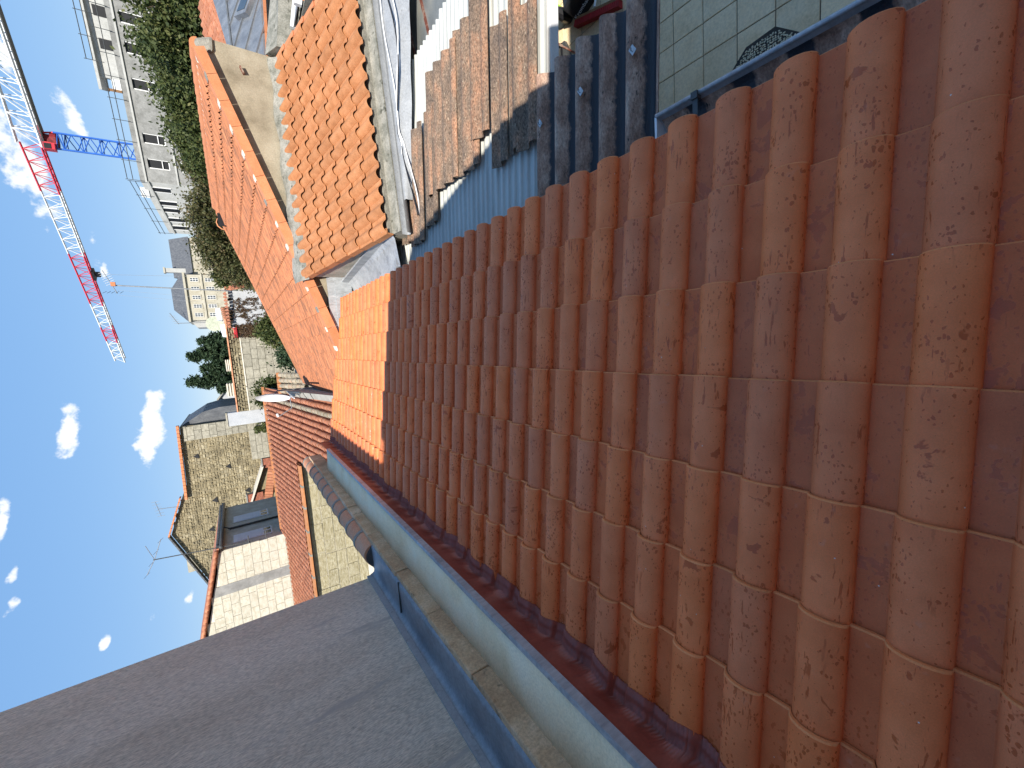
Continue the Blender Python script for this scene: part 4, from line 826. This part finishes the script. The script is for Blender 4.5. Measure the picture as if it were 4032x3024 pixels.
# ------------------------------------------------------------------ villa on the rise
vi = thing('limestone_villa', 'cream limestone villa with slate hipped roof and ten tall windows', 'villa', (17, 155, G))
VY = 150; vx0, vx1, vz = 10.4, 23.2, 9.1
MB().box(vx0, vx1, VY, VY + 12, G, vz).build('wall', LIMEST, vi)
MB().box(vx0 - .5, vx1 + .5, VY - .55, VY + 12.4, vz - .25, vz + .25).build('cornice', LIMEST, vi); MB().box(vx0 - .25, vx1 + .25, VY - .3, VY, 4.95, 5.3).build('string_course', LIMEST, vi)
m = MB(); m.hexa([(vx0 - .4, VY - .4, vz + .26), (vx1 + .4, VY - .4, vz + .26), (vx1 + .4, VY + 12.4, vz + .26), (vx0 - .4, VY + 12.4, vz + .26)], [(13.7, VY + 4, 12.6), (19.6, VY + 4, 12.6), (19.6, VY + 8, 12.6), (13.7, VY + 8, 12.6)]); m.build('roof', SLATE, vi)
for i in range(5):
    xc = lerp(vx0 + 1.5, vx1 - 1.4, i / 4)
    for z0, z1 in ((5.9, 7.75), (2.35, 4.3)):
        o = MB().box(xc - .78, xc + .78, VY - .10, VY + .05, z0 - .25, z1 + .25).build('window', LIMEST, vi)
        MB().box(xc - .52, xc + .52, VY - .13, VY - .08, z0, z1).build('frame', CWHITE, o)
        for sx in (-1, 1):
            for kz in range(3): MB().box(xc + sx * .25 - .19, xc + sx * .25 + .19, VY - .15, VY - .12, lerp(z0, z1, kz / 3) + .06, lerp(z0, z1, (kz + 1) / 3) - .05).build('pane', PANE, o)
m = MB(); m.prism([(vx0 - 2.0, VY + 1, G), (vx0 - .02, VY + 1, G), (vx0 - .02, VY + 1, 9.0), (vx0 - 2.0, VY + 1, 7.7)], (0, 9, 0)); m.build('side_wing', PALEC, vi)
wg = MB(); wg.box(vx1 + .02, 34, VY + 3, VY + 13, G, 6.9); wg.build('long_wing', LIMEST, vi)
m = MB(); m.prism([(vx1 + .1, VY + 2.6, 6.95), (vx1 + .1, VY + 13.4, 6.95), (vx1 + .1, VY + 8, 11.8)], (11.0, 0, 0)); m.build('wing_roof', SLATE, vi)
MB().box(24.4, 25.6, VY + 4.5, VY + 6, 7, 13.3).build('chimney', PALEC, vi); MB().box(24.2, 25.8, VY + 4.3, VY + 6.2, 13.3, 13.7).build('chimney', LIMEST, vi)
m = MB(); x = P(3.7, 1.4, 148).x; m.tube([(x, 148, 3.5), (x, 148, 11.6)], .09, 5); m.tube([(x - .3, 148, 11.6), (x + 2.8, 148, 13.2)], .09, 4)
for t in range(5): m.tube([(x + .5 * t, 148, 11.8 + .25 * t - .7), (x + .5 * t, 148, 11.8 + .25 * t + .7)], .05, 4)
m.build('aerial', STEEL, vi)
fb = MB(); fb.tube([P(3.5, 1.35, 60), P(3.5, 1.35, 59.9) + Vector((0, 0, .0))], .85, 20); tag(fb.build('round_dish', mk('pale_green_dish', [(.45, .48, .36), (.6, .62, .5)], 2, 8, .3, .7)), 'round pale green dish standing in front of the villa corner', 'dish')

# ------------------------------------------------------------------ block of flats under construction
cb = thing('construction_building', 'raw concrete block of flats under construction behind the trees', 'building', (38, 80, G))
CA = rad(24); CO = Vector((83 * math.sin(CA), 83 * math.cos(CA), 0)); CT = Vector((math.cos(CA), -math.sin(CA), 0)); CI = Vector((math.sin(CA), math.cos(CA), 0))
def cbp(u, v, z): return CO + CT * u + CI * v + Vector((0, 0, z))
u0, u1, ztop = 83 * math.tan(rad(-6.4)), 26, 8.05
def cbox(m, a, b, v0, v1, z0, z1): return m.hexa([cbp(a, v0, z0), cbp(b, v0, z0), cbp(b, v1, z0), cbp(a, v1, z0)], [cbp(a, v0, z1), cbp(b, v0, z1), cbp(b, v1, z1), cbp(a, v1, z1)])
wins = [83 * math.tan(rad(a_ - 24)) for a_ in (19.2, 21.35, 25.65, 28.3, 30.4)]
def wallrow(z0, z1, zo0, zo1):
    e = u0
    for c in wins: cbox(MB(), e, c - .62, 0, .3, z0, z1).build('wall_panel', GREYB, cb); e = c + .62
    cbox(MB(), e, u1, 0, .3, z0, z1).build('wall_panel', GREYB, cb)
    for c in wins:
        cbox(MB(), c - .62, c + .62, 0, .3, z0, zo0).build('wall_panel', GREYB, cb); cbox(MB(), c - .62, c + .62, 0, .3, zo1, z1).build('wall_panel', GREYB, cb)
        o = cbox(MB(), c - .62, c + .62, .28, .36, zo0, zo1).build('window', DARK, cb)
        for q_ in (-.57, .57): cbox(MB(), c + q_ - .06, c + q_ + .06, .12, .2, zo0, zo1).build('frame', CWHITE, o)
        cbox(MB(), c - .6, c + .6, .12, .2, zo0 + .75, zo0 + .84).build('frame', CWHITE, o); cbox(MB(), c - .6, c + .6, .12, .2, zo0, zo0 + .1).build('frame', CWHITE, o)
wallrow(3.9, 7.3, 4.45, 6.85); wallrow(.2, 3.7, .9, 3.2)
cbox(MB(), u0, u1, -.05, .3, G, .2).build('base', GREYB, cb)
for z0 in (7.3, 3.7): cbox(MB(), u0 - .1, u1, -.18, 9, z0, z0 + .2).build('floor_slab', PALEC, cb)
cbox(MB(), u0 - .05, u1, -.06, .3, 7.5, ztop).build('parapet', GREYB, cb); cbox(MB(), u0, u1, .4, 9, G, 7.3).build('core', DARK, cb)
m = cbox(MB(), 2.5, 26, 3.2, 9, 7.5, 10.3); m.build('penthouse_wall', PALEC, cb); cbox(MB(), 1.0, 26, 2.6, 9.3, 10.3, 10.6).build('penthouse_roof', PALEC, cb)
for c in (6.2, 9.6): cbox(MB(), c - .55, c + .55, 3.12, 3.22, 8.1, 9.6).build('window', DARK, cb)
# receding wing on the left
p0 = cbp(u0, 0, 0); p1 = P(12.9, 0, 88); wd = (p1 - p0); wd.z = 0; L = wd.length; wd.normalize(); wn_ = Vector((-wd.y, wd.x, 0))
if wn_.dot(p0) < 0: wn_ = -wn_
def wp(u, v, z): return p0 + wd * u + wn_ * v + Vector((0, 0, z))
def wbox(a, b, v0, v1, z0, z1): return MB().hexa([wp(a, v0, z0), wp(b, v0, z0), wp(b, v1, z0), wp(a, v1, z0)], [wp(a, v0, z1), wp(b, v0, z1), wp(b, v1, z1), wp(a, v1, z1)])
MB().hexa([wp(.05, 0, G), wp(L, 0, G), wp(L, 8, G), wp(.05, 8, G)], [wp(.05, 0, ztop), wp(L, 0, 6.3), wp(L, 8, 6.3), wp(.05, 8, ztop)]).build('wing_wall', PALEC, cb)
for c, zz in ((1.3, 6.9), (3.7, 6.5), (5.0, 6.3), (6.9, 5.9), (8.5, 5.6)):
    o = wbox(c - .36, c + .36, -.04, .1, zz - 2.0, zz).build('window', DARK, cb); wbox(c - .44, c - .35, -.1, .0, zz - 2.1, zz + .1).build('frame', CWHITE, o); wbox(c + .35, c + .44, -.1, .0, zz - 2.1, zz + .1).build('frame', CWHITE, o)
MB().hexa([wp(-.05, -.2, 7.15), wp(L, -.2, 5.5), wp(L, .0, 5.5), wp(-.05, .0, 7.15)], [wp(-.05, -.2, 7.35), wp(L, -.2, 5.7), wp(L, .0, 5.7), wp(-.05, .0, 7.35)]).build('floor_slab', PALEC, cb)
# guard rails along the top
def rails(f, a, b, zb):
    for dz in (.55, 1.15): MB().tube([f(a, -.3, zb + dz), f(b, -.3, zb + dz)], .045, 4).build('guard_rail', GUTT, cb)
    u = a
    while u <= b: MB().tube([f(u, -.3, zb - .5), f(u, -.3, zb + 1.35)], .04, 4).build('guard_post', GUTT, cb); u += 2.4
rails(cbp, u0, u1, ztop + .2); rails(lambda u, v, z: wp(u, v, z - 1.75 * u / L), 0, L, ztop); rails(cbp, 4.0, 26, ztop + 1.6)
cbox(MB(), 1.3, 2.4, -.1, .6, ztop, ztop + .85).build('stacked_sheets', CWHITE, cb); cbox(MB(), 1.0, 1.3, -.15, .6, ztop, ztop + 1.3).build('timber_stack', WOOD, cb)
wbox(1.6, 2.9, -.1, .5, ztop - .6, ztop + .35).build('stacked_sheets', CWHITE, cb)

# ------------------------------------------------------------------ tower crane
cr = thing('tower_crane', 'tower crane with blue mast and long red and white lattice jib', 'crane', (30.8, 88, G))
B0 = Vector((31.2, 85.6, 0)); bx_ = Vector((.94, -.34, 0)); by_ = Vector((.34, .94, 0))
def mcorner(sx, sy, z): return B0 + bx_ * sx * 1.0 + by_ * sy * 1.0 + Vector((0, 0, z))
m = MB()
for sx in (-1, 1):
    for sy in (-1, 1): m.tube([mcorner(sx, sy, G), mcorner(sx, sy, 17.0)], .13, 4)
z = 1.0
while z < 16.9:
    z1 = min(z + 1.9, 17.0)
    for a, b in (((-1, -1), (1, -1)), ((1, -1), (1, 1)), ((1, 1), (-1, 1)), ((-1, 1), (-1, -1))):
        m.tube([mcorner(*a, z), mcorner(*b, z)], .06, 4); m.tube([mcorner(*a, z), mcorner(*b, (z + z1) / 2)], .06, 4); m.tube([mcorner(*b, (z + z1) / 2), mcorner(*a, z1)], .06, 4)
    z = z1
m.build('mast', BLUE, cr)
JD = Vector((-.712, .702, 0)); JN = Vector((.702, .712, 0)); JO = Vector((30.8, 84.6, 0)) + Vector((.3, .8, 0))
def jp(t, s, z): return JO + JD * t + JN * s + Vector((0, 0, z))
DRED = mk('dark_red_machinery', [(.10, .012, .014), (.26, .02, .025), (.03, .02, .02)], 1.6, 5, .4, .6, .2)
m = MB(); m.tube([mcorner(0, 0, 16.9), mcorner(0, 0, 17.5)], 1.0, 14); m.tube([mcorner(0, 0, 17.5), mcorner(0, 0, 18.4)], .7, 12); m.build('slewing_ring', DRED, cr)
m = MB(); m.ob(B0 + Vector((.5, -.2, 18.3)), JD * 1.2, JN * .6, (0, 0, .16))
for sx in (-.8, .8):
    for sy in (-.8, .8): m.tube([B0 + Vector((sx, sy, 16.9)), B0 + Vector((sx * .7, sy * .7, 18.5))], .12, 4)
m.build('slewing_frame', CRED, cr)
o = MB().ob(B0 + Vector((-1.25, -.8, 17.6)), (.42, 0, 0), (0, .5, 0), (0, 0, .55)).build('cab', CRED, cr); MB().ob(B0 + Vector((-1.28, -1.32, 17.75)), (.34, 0, 0), (0, .03, 0), (0, 0, .34)).build('window', DARK, o)
def jib(t0, t1, mat, h0=2.0, h1=2.0, name='jib_section'):
    m = MB(); n = max(1, int(round(abs(t1 - t0) / 1.75))); ht = lambda t: lerp(2.1, 1.5, max(0, t) / 43.5)
    for s in (-.6, .6): m.tube([jp(t0, s, 18.65), jp(t1, s, 18.65)], .12, 4)
    m.tube([jp(t0, 0, 18.65 + ht(t0)), jp(t1, 0, 18.65 + ht(t1))], .12, 4)
    for k in range(n):
        a, b = lerp(t0, t1, k / n), lerp(t0, t1, (k + 1) / n); c = (a + b) / 2
        for s in (-.6, .6): m.tube([jp(a, s, 18.65), jp(c, 0, 18.65 + ht(c))], .05, 4); m.tube([jp(c, 0, 18.65 + ht(c)), jp(b, s, 18.65)], .05, 4)
        m.tube([jp(a, -.6, 18.65), jp(b, .6, 18.65)], .045, 4); m.tube([jp(a, -.6, 18.65), jp(a, .6, 18.65)], .045, 4)
    return m.build(name, mat, cr)
for t0, t1, mt in ((.8, 7.7, CRED), (7.7, 18.2, CWHITE), (18.2, 28.6, CRED), (28.6, 34.2, CWHITE), (34.2, 37.8, CRED), (37.8, 43.3, CWHITE)): jib(t0, t1, mt)
m = MB()                                             # counter jib: deeper white lattice with a walkway
for s in (-.7, .7):
    m.tube([jp(.8, s, 18.5), jp(-22, s, 17.9)], .17, 4); m.tube([jp(.8, s * .3, 21.0), jp(-22, s * .5, 19.3)], .12, 4)
for k in range(12):
    a, b = -1.9 * k + .8, -1.9 * (k + 1) + .8; c = (a + b) / 2; zt = lambda t: lerp(21.0, 19.4, (.8 - t) / 22.8); zb2 = lambda t: lerp(18.5, 17.9, (.8 - t) / 22.8)
    for s in (-.7, .7): m.tube([jp(a, s, zb2(a)), jp(b, s * .4, zt(b))], .07, 4); m.tube([jp(b, s, zb2(b)), jp(b, s * .4, zt(b))], .06, 4)
m.build('counter_jib', CWHITE, cr)
m = MB(); m.hexa([jp(.6, -.7, 18.15), jp(-22, -.7, 17.5), jp(-22, .7, 17.5), jp(.6, .7, 18.15)], [jp(.6, -.7, 18.28), jp(-22, -.7, 17.63), jp(-22, .7, 17.63), jp(.6, .7, 18.28)]); m.build('walkway', GUTT, cr)
c = jp(22.2, 0, 18.4); m = MB(); m.ob(c, JD * .9, JN * .6, (0, 0, .18)); m.ob(c + Vector((0, 0, -.55)), JD * .35, JN * .3, (0, 0, .3)); tr = m.build('trolley', DARK, cr); MB().tube([c, c + Vector((0, 0, -13))], .025, 4).build('hoist_rope', STEEL, tr)

# ------------------------------------------------------------------ trees, shrubs and creepers
def leaves(name, pts, size, mat, parent=None, seed=1, up=.3, asp=.6, clump=None, dirs=None):
    rng = np.random.default_rng(seed); pts = np.asarray(pts); n = len(pts)
    a = rng.normal(size=(n, 3)); a[:, 2] += up
    if dirs is not None: a += dirs
    a /= np.linalg.norm(a, axis=1)[:, None]; b = np.cross(a, rng.normal(size=(n, 3))); b /= np.linalg.norm(b, axis=1)[:, None]; c = np.cross(a, b)
    s = size * rng.uniform(.6, 1.3, n)[:, None]
    v = np.stack([pts - b * s, pts + c * s * asp - b * s * .1, pts + b * s, pts - c * s * asp + b * s * .1], 1).reshape(-1, 3)
    me = bpy.data.meshes.new(name); me.vertices.add(4 * n); me.vertices.foreach_set('co', v.ravel()); me.loops.add(4 * n); me.loops.foreach_set('vertex_index', np.arange(4 * n))
    me.polygons.add(n); me.polygons.foreach_set('loop_start', np.arange(n) * 4); me.polygons.foreach_set('loop_total', np.full(n, 4)); me.materials.append(mat)
    r = rng.random(n) * .55 + (clump if clump is not None else rng.random(n)) * .45
    me.attributes.new('rnd', 'FLOAT', 'FACE').data.foreach_set('value', r.astype(np.float32)); me.update(calc_edges=True); me.validate()
    return link(name, me, parent)
def crown_pts(blobs, n, seed, sub=26, spread=.30):
    rng = np.random.default_rng(seed); vol = np.array([b[1][0] * b[1][1] * b[1][2] for b in blobs]); k = (n * vol / vol.sum()).astype(int); out = []; cl = []
    for (c, r), m_ in zip(blobs, k):
        d = rng.normal(size=(sub, 3)); d /= np.linalg.norm(d, axis=1)[:, None]; cen = d * rng.uniform(.55, 1.0, (sub, 1)); cr_ = rng.random(sub)
        i = rng.integers(0, sub, m_); p = cen[i] + rng.normal(size=(m_, 3)) * spread * rng.uniform(.5, 1.2, (m_, 1)); out.append(np.array(c) + p * np.array(r)); cl.append(cr_[i])
    return np.concatenate(out), np.concatenate(cl)
def tree(name, label, base, blobs, n, size, mat, seed, group, trunk=.16):
    t = thing(name, label, 'tree', base, group); base = Vector(base); rnd_ = random.Random(seed); m = MB(); m.sm = True
    top = Vector(max(blobs, key=lambda b: b[0][2])[0]); fork = lerp(base, top, .45)
    m.tube([base, lerp(base, fork, .5) + Vector((.08, .05, 0)), fork], [trunk, trunk * .8, trunk * .65], 8)
    for c, r in blobs:
        c = Vector(c); mid = lerp(fork, c, .55) + Vector((rnd_.uniform(-.2, .2), rnd_.uniform(-.2, .2), .15)); m.tube([fork, mid, c], [trunk * .5, trunk * .3, trunk * .12], 6)
        for q_ in range(4): e = c + Vector((rnd_.uniform(-1, 1) * r[0], rnd_.uniform(-1, 1) * r[1], rnd_.uniform(-.3, 1) * r[2])) * .85; m.tube([lerp(mid, c, .5), e], [trunk * .2, trunk * .05], 4)
    m.build('trunk', BARK, t); pts, cl = crown_pts(blobs, n, seed); leaves('crown', pts, size, mat, t, seed, clump=cl); return t
TR = [  # direction, top elevation, depth, width, leaves, look
 (32.3, 4.3, 17.5, 2.3, 15000, LEAF, 'dense green tree at the right edge, in front of the zinc roof'),
 (28.9, 4.0, 20.0, 2.2, 14000, LEAF, 'broad green tree hiding the middle of the concrete flats'),
 (25.2, 3.0, 21.5, 2.0, 12000, LEAF, 'yellow-green tree below the concrete flats beside the ridge end'),
 (22.3, 2.6, 23.0, 1.9, 10000, LEAF, 'thin green tree under the two slim flat windows'),
 (18.8, 2.35, 24.0, 2.1, 12000, LEAFB, 'browning tree below the left end of the concrete flats'),
 (15.2, 2.3, 25.5, 2.1, 12000, LEAFB, 'brown-tinged tree rising behind the ridge vent of the orange roof'),
 (12.2, 2.1, 27.0, 1.7, 9000, LEAFB, 'reddish brown tree beside the long slate wing'),
 (9.6, .6, 27.0, 1.3, 7000, LEAFB, 'low rusty green tree right of the small shed roof')]
for i, (a_, e_, Y_, wdt, n, mt, lab) in enumerate(TR):
    tp = P(a_, e_, Y_); rr_ = random.Random(40 + i); bl_ = []
    for k in range(9):
        hh = rr_.uniform(0, 1); zc_ = lerp(-2.6, tp.z - .75, hh ** .8); sp = wdt * (1 - .45 * hh)
        bl_.append(((tp.x + rr_.uniform(-.8, .8) * sp, Y_ + rr_.uniform(-.6, .6) * sp, zc_), (rr_.uniform(.75, 1.15), rr_.uniform(.75, 1.1), rr_.uniform(.6, .95))))
    bl_.append(((tp.x, Y_, tp.z - .7), (.8, .8, .75)))
    tree('broadleaf_tree', lab, (tp.x, Y_, G), bl_, int(n * 2.2), .068, mt, 100 + i, 'trees behind the orange roofs')
def conifer(label, az_, top_el, Y_, wdt, seed, n=9000):
    tp = P(az_, top_el, Y_); t = thing('conifer', label, 'tree', (tp.x, Y_, G), 'dark conifers behind the stone wall'); rng = np.random.default_rng(seed)
    m = MB(); m.sm = True; m.tube([(tp.x, Y_, G), (tp.x, Y_, tp.z)], [.28, .03], 8); pts = []; cl = []; dd = []
    z = tp.z; k = 0
    while z > -2.2:
        d = (tp.z - z); R = min(wdt, .2 + d * .5)
        for q_ in range(5 + int(R * 3)):
            an_ = rng.uniform(0, 6.283); r_ = R * rng.uniform(.75, 1.12); tipz = z - .18 * r_ + rng.uniform(-.1, .1); tip = np.array((tp.x + r_ * math.cos(an_), Y_ + r_ * math.sin(an_), tipz + .12)); ro = np.array((tp.x, Y_, z))
            if q_ % 3 == 0: m.tube([tuple(ro), tuple(lerp(ro, tip, .9))], [.035, .01], 4)
            cnt = int(30 + 70 * r_); u = rng.uniform(.15, 1, cnt)[:, None]; p = ro + (tip - ro) * u + rng.normal(size=(cnt, 3)) * np.array((.20, .20, .13)) * (1.3 - u) ; p[:, 2] -= (.10 * np.sin(u[:, 0] * 3.1)); pts.append(p); cl.append(np.full(cnt, rng.random()))
        z -= rng.uniform(.18, .28)
    m.build('trunk', BARK, t); pts = np.concatenate(pts); leaves('crown', pts, .13, LEAFC, t, seed, asp=.4, clump=np.concatenate(cl)); return t
for lab, a_, e_, Y_, wd_, sd0 in (('dark conifer with a leaning tip next to the round dish', .1, 4.0, 45, 2.4, 5), ('tallest dark pointed conifer beside the little far white house', -2.7, 4.4, 46, 2.3, 6), ('blunt bluish conifer nearest the villa', 1.6, 2.9, 44, 2.2, 9), ('short dark conifer filling the gap between two taller ones', -1.3, 3.0, 45.5, 2.0, 11)): conifer(lab, a_, e_, Y_, wd_, sd0)
def shrub(label, name, cat, blobs, n, size, mat, seed, group=None):
    base = Vector(blobs[0][0]); base.z = G; t = thing(name, label, cat, base, group); m = MB(); m.sm = True
    for c, r in blobs: m.tube([base, lerp(base, Vector(c), .6), c], [.03, .02, .008], 5)
    m.build('stem', BARK, t); pts, cl = crown_pts(blobs, n, seed, 18, .35); leaves('foliage', pts, size, mat, t, seed, clump=cl)
shrub('green shrub growing against the white creeper wall', 'shrub', 'shrub', [(tuple(P(2.6, -3.6, 27)), (.5, .4, .6)), (tuple(P(1.6, -4.6, 26)), (.5, .4, .5)), (tuple(P(3.6, -4.4, 27)), (.45, .4, .45))], 5000, .07, LEAF, 21)
shrub('dark shrub in the shade at the foot of the long stone wall', 'shrub', 'shrub', [(tuple(P(-.9, -5.6, 24)), (.5, .4, .5)), (tuple(P(-.2, -6.6, 23)), (.45, .4, .45))], 3500, .07, LEAFC, 22)
shrub('bright leafy shrub behind the satellite dish', 'shrub', 'shrub', [(tuple(P(-4.4, -3.2, 22)), (.45, .3, .55)), (tuple(P(-5.6, -2.8, 22)), (.3, .3, .45)), (tuple(P(-3.8, -4.0, 22)), (.4, .3, .4))], 4000, .065, LEAF, 23)
shrub('reddish spray of leaves topping the shed behind the trees', 'shrub', 'shrub', [(tuple(P(8.3, .1, 28.0)), (.35, .3, .35)), (tuple(P(9.0, -.5, 28.0)), (.4, .3, .4))], 2500, .07, LEAF, 24)
def creeper(label, name, a, b, n, mat, seed, size=.07, y=29.33, cov=1.0):
    """leaves following wandering runners over a wall face"""
    rng = np.random.default_rng(seed); pts = []; m = MB(); t = thing(name, label, 'creeper', (a.x, y, min(a.z, b.z)))
    for s in range(n):
        p = np.array((rng.uniform(a.x, b.x), y, rng.uniform(b.z, a.z))); d = np.array((rng.normal() * .4, 0, rng.choice((-1, 1)) * 1.0)); tr_ = [p.copy()]
        for k in range(9):
            d += np.array((rng.normal() * .5, 0, rng.normal() * .3)); p = p + d / np.linalg.norm(d) * .09; p[0] = min(max(p[0], a.x), b.x); p[2] = min(p[2], a.z); tr_.append(p.copy())
            c_ = int(6 * cov); pts.append(p + rng.normal(size=(c_, 3)) * np.array((.045, .025, .045)))
        m.tube([tuple(q_) for q_ in tr_], .008, 4, False)
    m.build('runners', BARK, t)['kind'] = 'stuff'; pts = np.concatenate(pts); leaves('foliage', pts, size, mat, t, seed, dirs=np.array((0, -1.2, 0)))
creeper('dry brown creeper straggling over the white wall', 'creeper', P(3.2, -.3, 29.33), P(6.2, -3.6, 29.33), 34, LEAFD, 31, .04)
creeper('rusty creeper hanging at the left end of the white wall', 'creeper', P(2.0, -.6, 29.3), P(3.2, -3.0, 29.3), 42, LEAFD, 32, .045)
creeper('green tendrils climbing the ashlar garden wall', 'creeper', P(-9.2, -1.2, 31.1), P(-7.2, -2.6, 31.1), 16, LEAF, 33, .06, 31.08)
ro = thing('rose', 'single pink rose in the leaves beside the ridge end', 'flower', P(29.6, -.9, 12.0)); c = P(29.7, -.75, 12.0)
rng = np.random.default_rng(3); leaves('bloom', np.array(c) + rng.normal(size=(60, 3)) * .045, .05, ROSE, ro, 3); MB().tube([c, c + Vector((.1, .2, -.8))], .008, 4).build('stem', BARK, ro)

# ------------------------------------------------------------------ things in the courtyard
hx = thing('pebble_slab', 'hexagonal dark slab set with cream pebbles on the courtyard paving', 'slab', (2.08, 1.98, G))
hp = [(2.54, 1.92), (2.51, 2.17), (2.28, 2.40), (1.85, 2.35), (1.70, 1.95), (1.88, 1.58), (2.30, 1.63)]
MB().hexa([(x, y, G + .001) for x, y in hp], [(x, y, G + .045) for x, y in hp]).build('slab', GROUT, hx)
m = MB(); rn = random.Random(5)
for i in range(44):
    for j in range(44):
        x = 2.08 + (i - 22) * .0215 + rn.uniform(-.006, .006); y = 1.98 + (j - 22) * .0215 + rn.uniform(-.006, .006)
        if all((hp[(k + 1) % 7][0] - hp[k][0]) * (y - hp[k][1]) - (hp[(k + 1) % 7][1] - hp[k][1]) * (x - hp[k][0]) > .008 for k in range(7)):
            a = rn.uniform(0, 3.14); l, s = rn.uniform(.010, .0145), rn.uniform(.0065, .0085); u = (math.cos(a) * l, math.sin(a) * l); v = (-math.sin(a) * s, math.cos(a) * s)
            ring = [(x + u[0] * math.cos(rad(60 * k)) + v[0] * math.sin(rad(60 * k)), y + u[1] * math.cos(rad(60 * k)) + v[1] * math.sin(rad(60 * k)), G + .045) for k in range(6)]
            m.new().add(ring + [(lerp(p[0], x, .45), lerp(p[1], y, .45), G + .050) for p in ring], [(6, 7, 8, 9, 10, 11)] + [(k, (k + 1) % 6, 6 + (k + 1) % 6, 6 + k) for k in range(6)])
m.build('pebbles', PEBBLE, hx)['kind'] = 'stuff'
br = thing('broom', 'red bristled broom head lying on the courtyard paving', 'broom', (4.0, 4.0, G))
a, b = Vector((4.07, 4.30, G + .09)), Vector((3.84, 3.55, G + .09)); d = (b - a).normalized(); nrm = Vector((-d.y, d.x, 0))
MB().ob((a + b) / 2 + nrm * -.03, (b - a) / 2, nrm * .02, (0, 0, .02)).build('head', WOOD, br)
for k in range(22):
    c = lerp(a, b, (k + .5) / 22); m = MB(); m.hexa([c - nrm * .045 + d * s1 * .013 + Vector((0, 0, z1)) for s1, z1 in ((-1, -.03), (1, -.03), (1, .03), (-1, .03))], [c - nrm * .115 + d * s1 * .016 + Vector((0, 0, z1)) for s1, z1 in ((-1, -.045), (1, -.045), (1, .035), (-1, .035))]); m.build('bristle_tuft', REDB, br)
MB().tube([lerp(a, b, .45) + Vector((0, 0, .02)), lerp(a, b, .3) + nrm * 1.1 + Vector((0, 0, -.05))], .014, 8).build('handle', WHITE, br)
bg_ = thing('cooler_bag', 'black bag with white lettering dumped on the courtyard floor', 'bag', (4.2, 4.2, G))
a = Vector((4.02, 4.33, G)); d = Vector((.28, -.72, 0)).normalized(); n_ = Vector((d.y, -d.x, 0)) * -1
m = MB(); L_ = .62; W_ = .3; Hh = .30
m.hexa([a, a + d * L_, a + d * L_ + n_ * W_, a + n_ * W_], [a + d * .03 + n_ * .05 + Vector((0, 0, Hh)), a + d * (L_ - .02) + n_ * .05 + Vector((0, 0, Hh * .95)), a + d * (L_ - .03) + n_ * (W_ - .03) + Vector((0, 0, Hh)), a + d * .05 + n_ * (W_ - .05) + Vector((0, 0, Hh * .9))]); bag = m.build('bag', BLACK, bg_, .02)
fc = bpy.data.curves.new('lettering', 'FONT'); fc.body = 'Krombacher'; fc.size = .068; fc.extrude = .001; fo = bpy.data.objects.new('tmp_text', fc); C.objects.link(fo); bpy.context.view_layer.update()
tm = bpy.data.meshes.new_from_object(fo.evaluated_get(bpy.context.evaluated_depsgraph_get())); bpy.data.objects.remove(fo); tm.materials.clear(); tm.materials.append(WHITE)
top0 = a + d * .05 + n_ * .055 + Vector((0, 0, Hh + .004)); s0_ = a + d * .05 - n_ * .002 + Vector((0, 0, .05))
o = link('lettering', tm, bg_, fr(lerp(a, top0, .3) + d * .02 - n_ * .012, d, (top0 - a - d * .05).normalized()))
gd = thing('green_bucket', 'black and lime green tool half hidden beyond the white beam', 'tool', (4.25, 4.55, G))
MB().tube([(4.22, 4.52, G), (4.22, 4.52, G + .12), (4.24, 4.54, G + .3)], [.07, .08, .04], 10).build('body', BLACK, gd); MB().tube([(4.2, 4.49, G + .13), (4.36, 4.60, G + .16)], [.055, .03], 8).build('grip', GREENP, gd)
tb = thing('rusty_bar', 'thin rusty metal bar leaning across the courtyard by the white beam', 'bar', (3.7, 4.4, G)); MB().tube([(3.95, 4.66, -3.98), (3.25, 3.88, -4.05)], .012, 6).build('bar', RUST, tb); MB().tube([(3.30, 3.94, -4.04), (3.30, 3.94, G)], .012, 6).build('leg', RUST, tb); MB().tube([(3.93, 4.64, -3.98), (3.93, 4.64, G)], .012, 6).build('leg', RUST, tb)
bt_ = thing('dark_crate', 'flat dark plastic tray on the paving under the canopy edge', 'tray', (3.85, 4.75, G)); m = MB(); m.hexa([(3.62, 4.45, G), (3.97, 4.60, G), (4.0, 5.1, G), (3.6, 5.0, G)], [(3.62, 4.45, G + .05), (3.97, 4.60, G + .05), (4.0, 5.1, G + .05), (3.6, 5.0, G + .05)]); m.build('tray', GUTT, bt_)
for k in range(4): MB().box(3.64, 3.96, 4.64 + .1 * k, 4.66 + .1 * k, G + .05, G + .07).build('rib', BLACK, bt_)
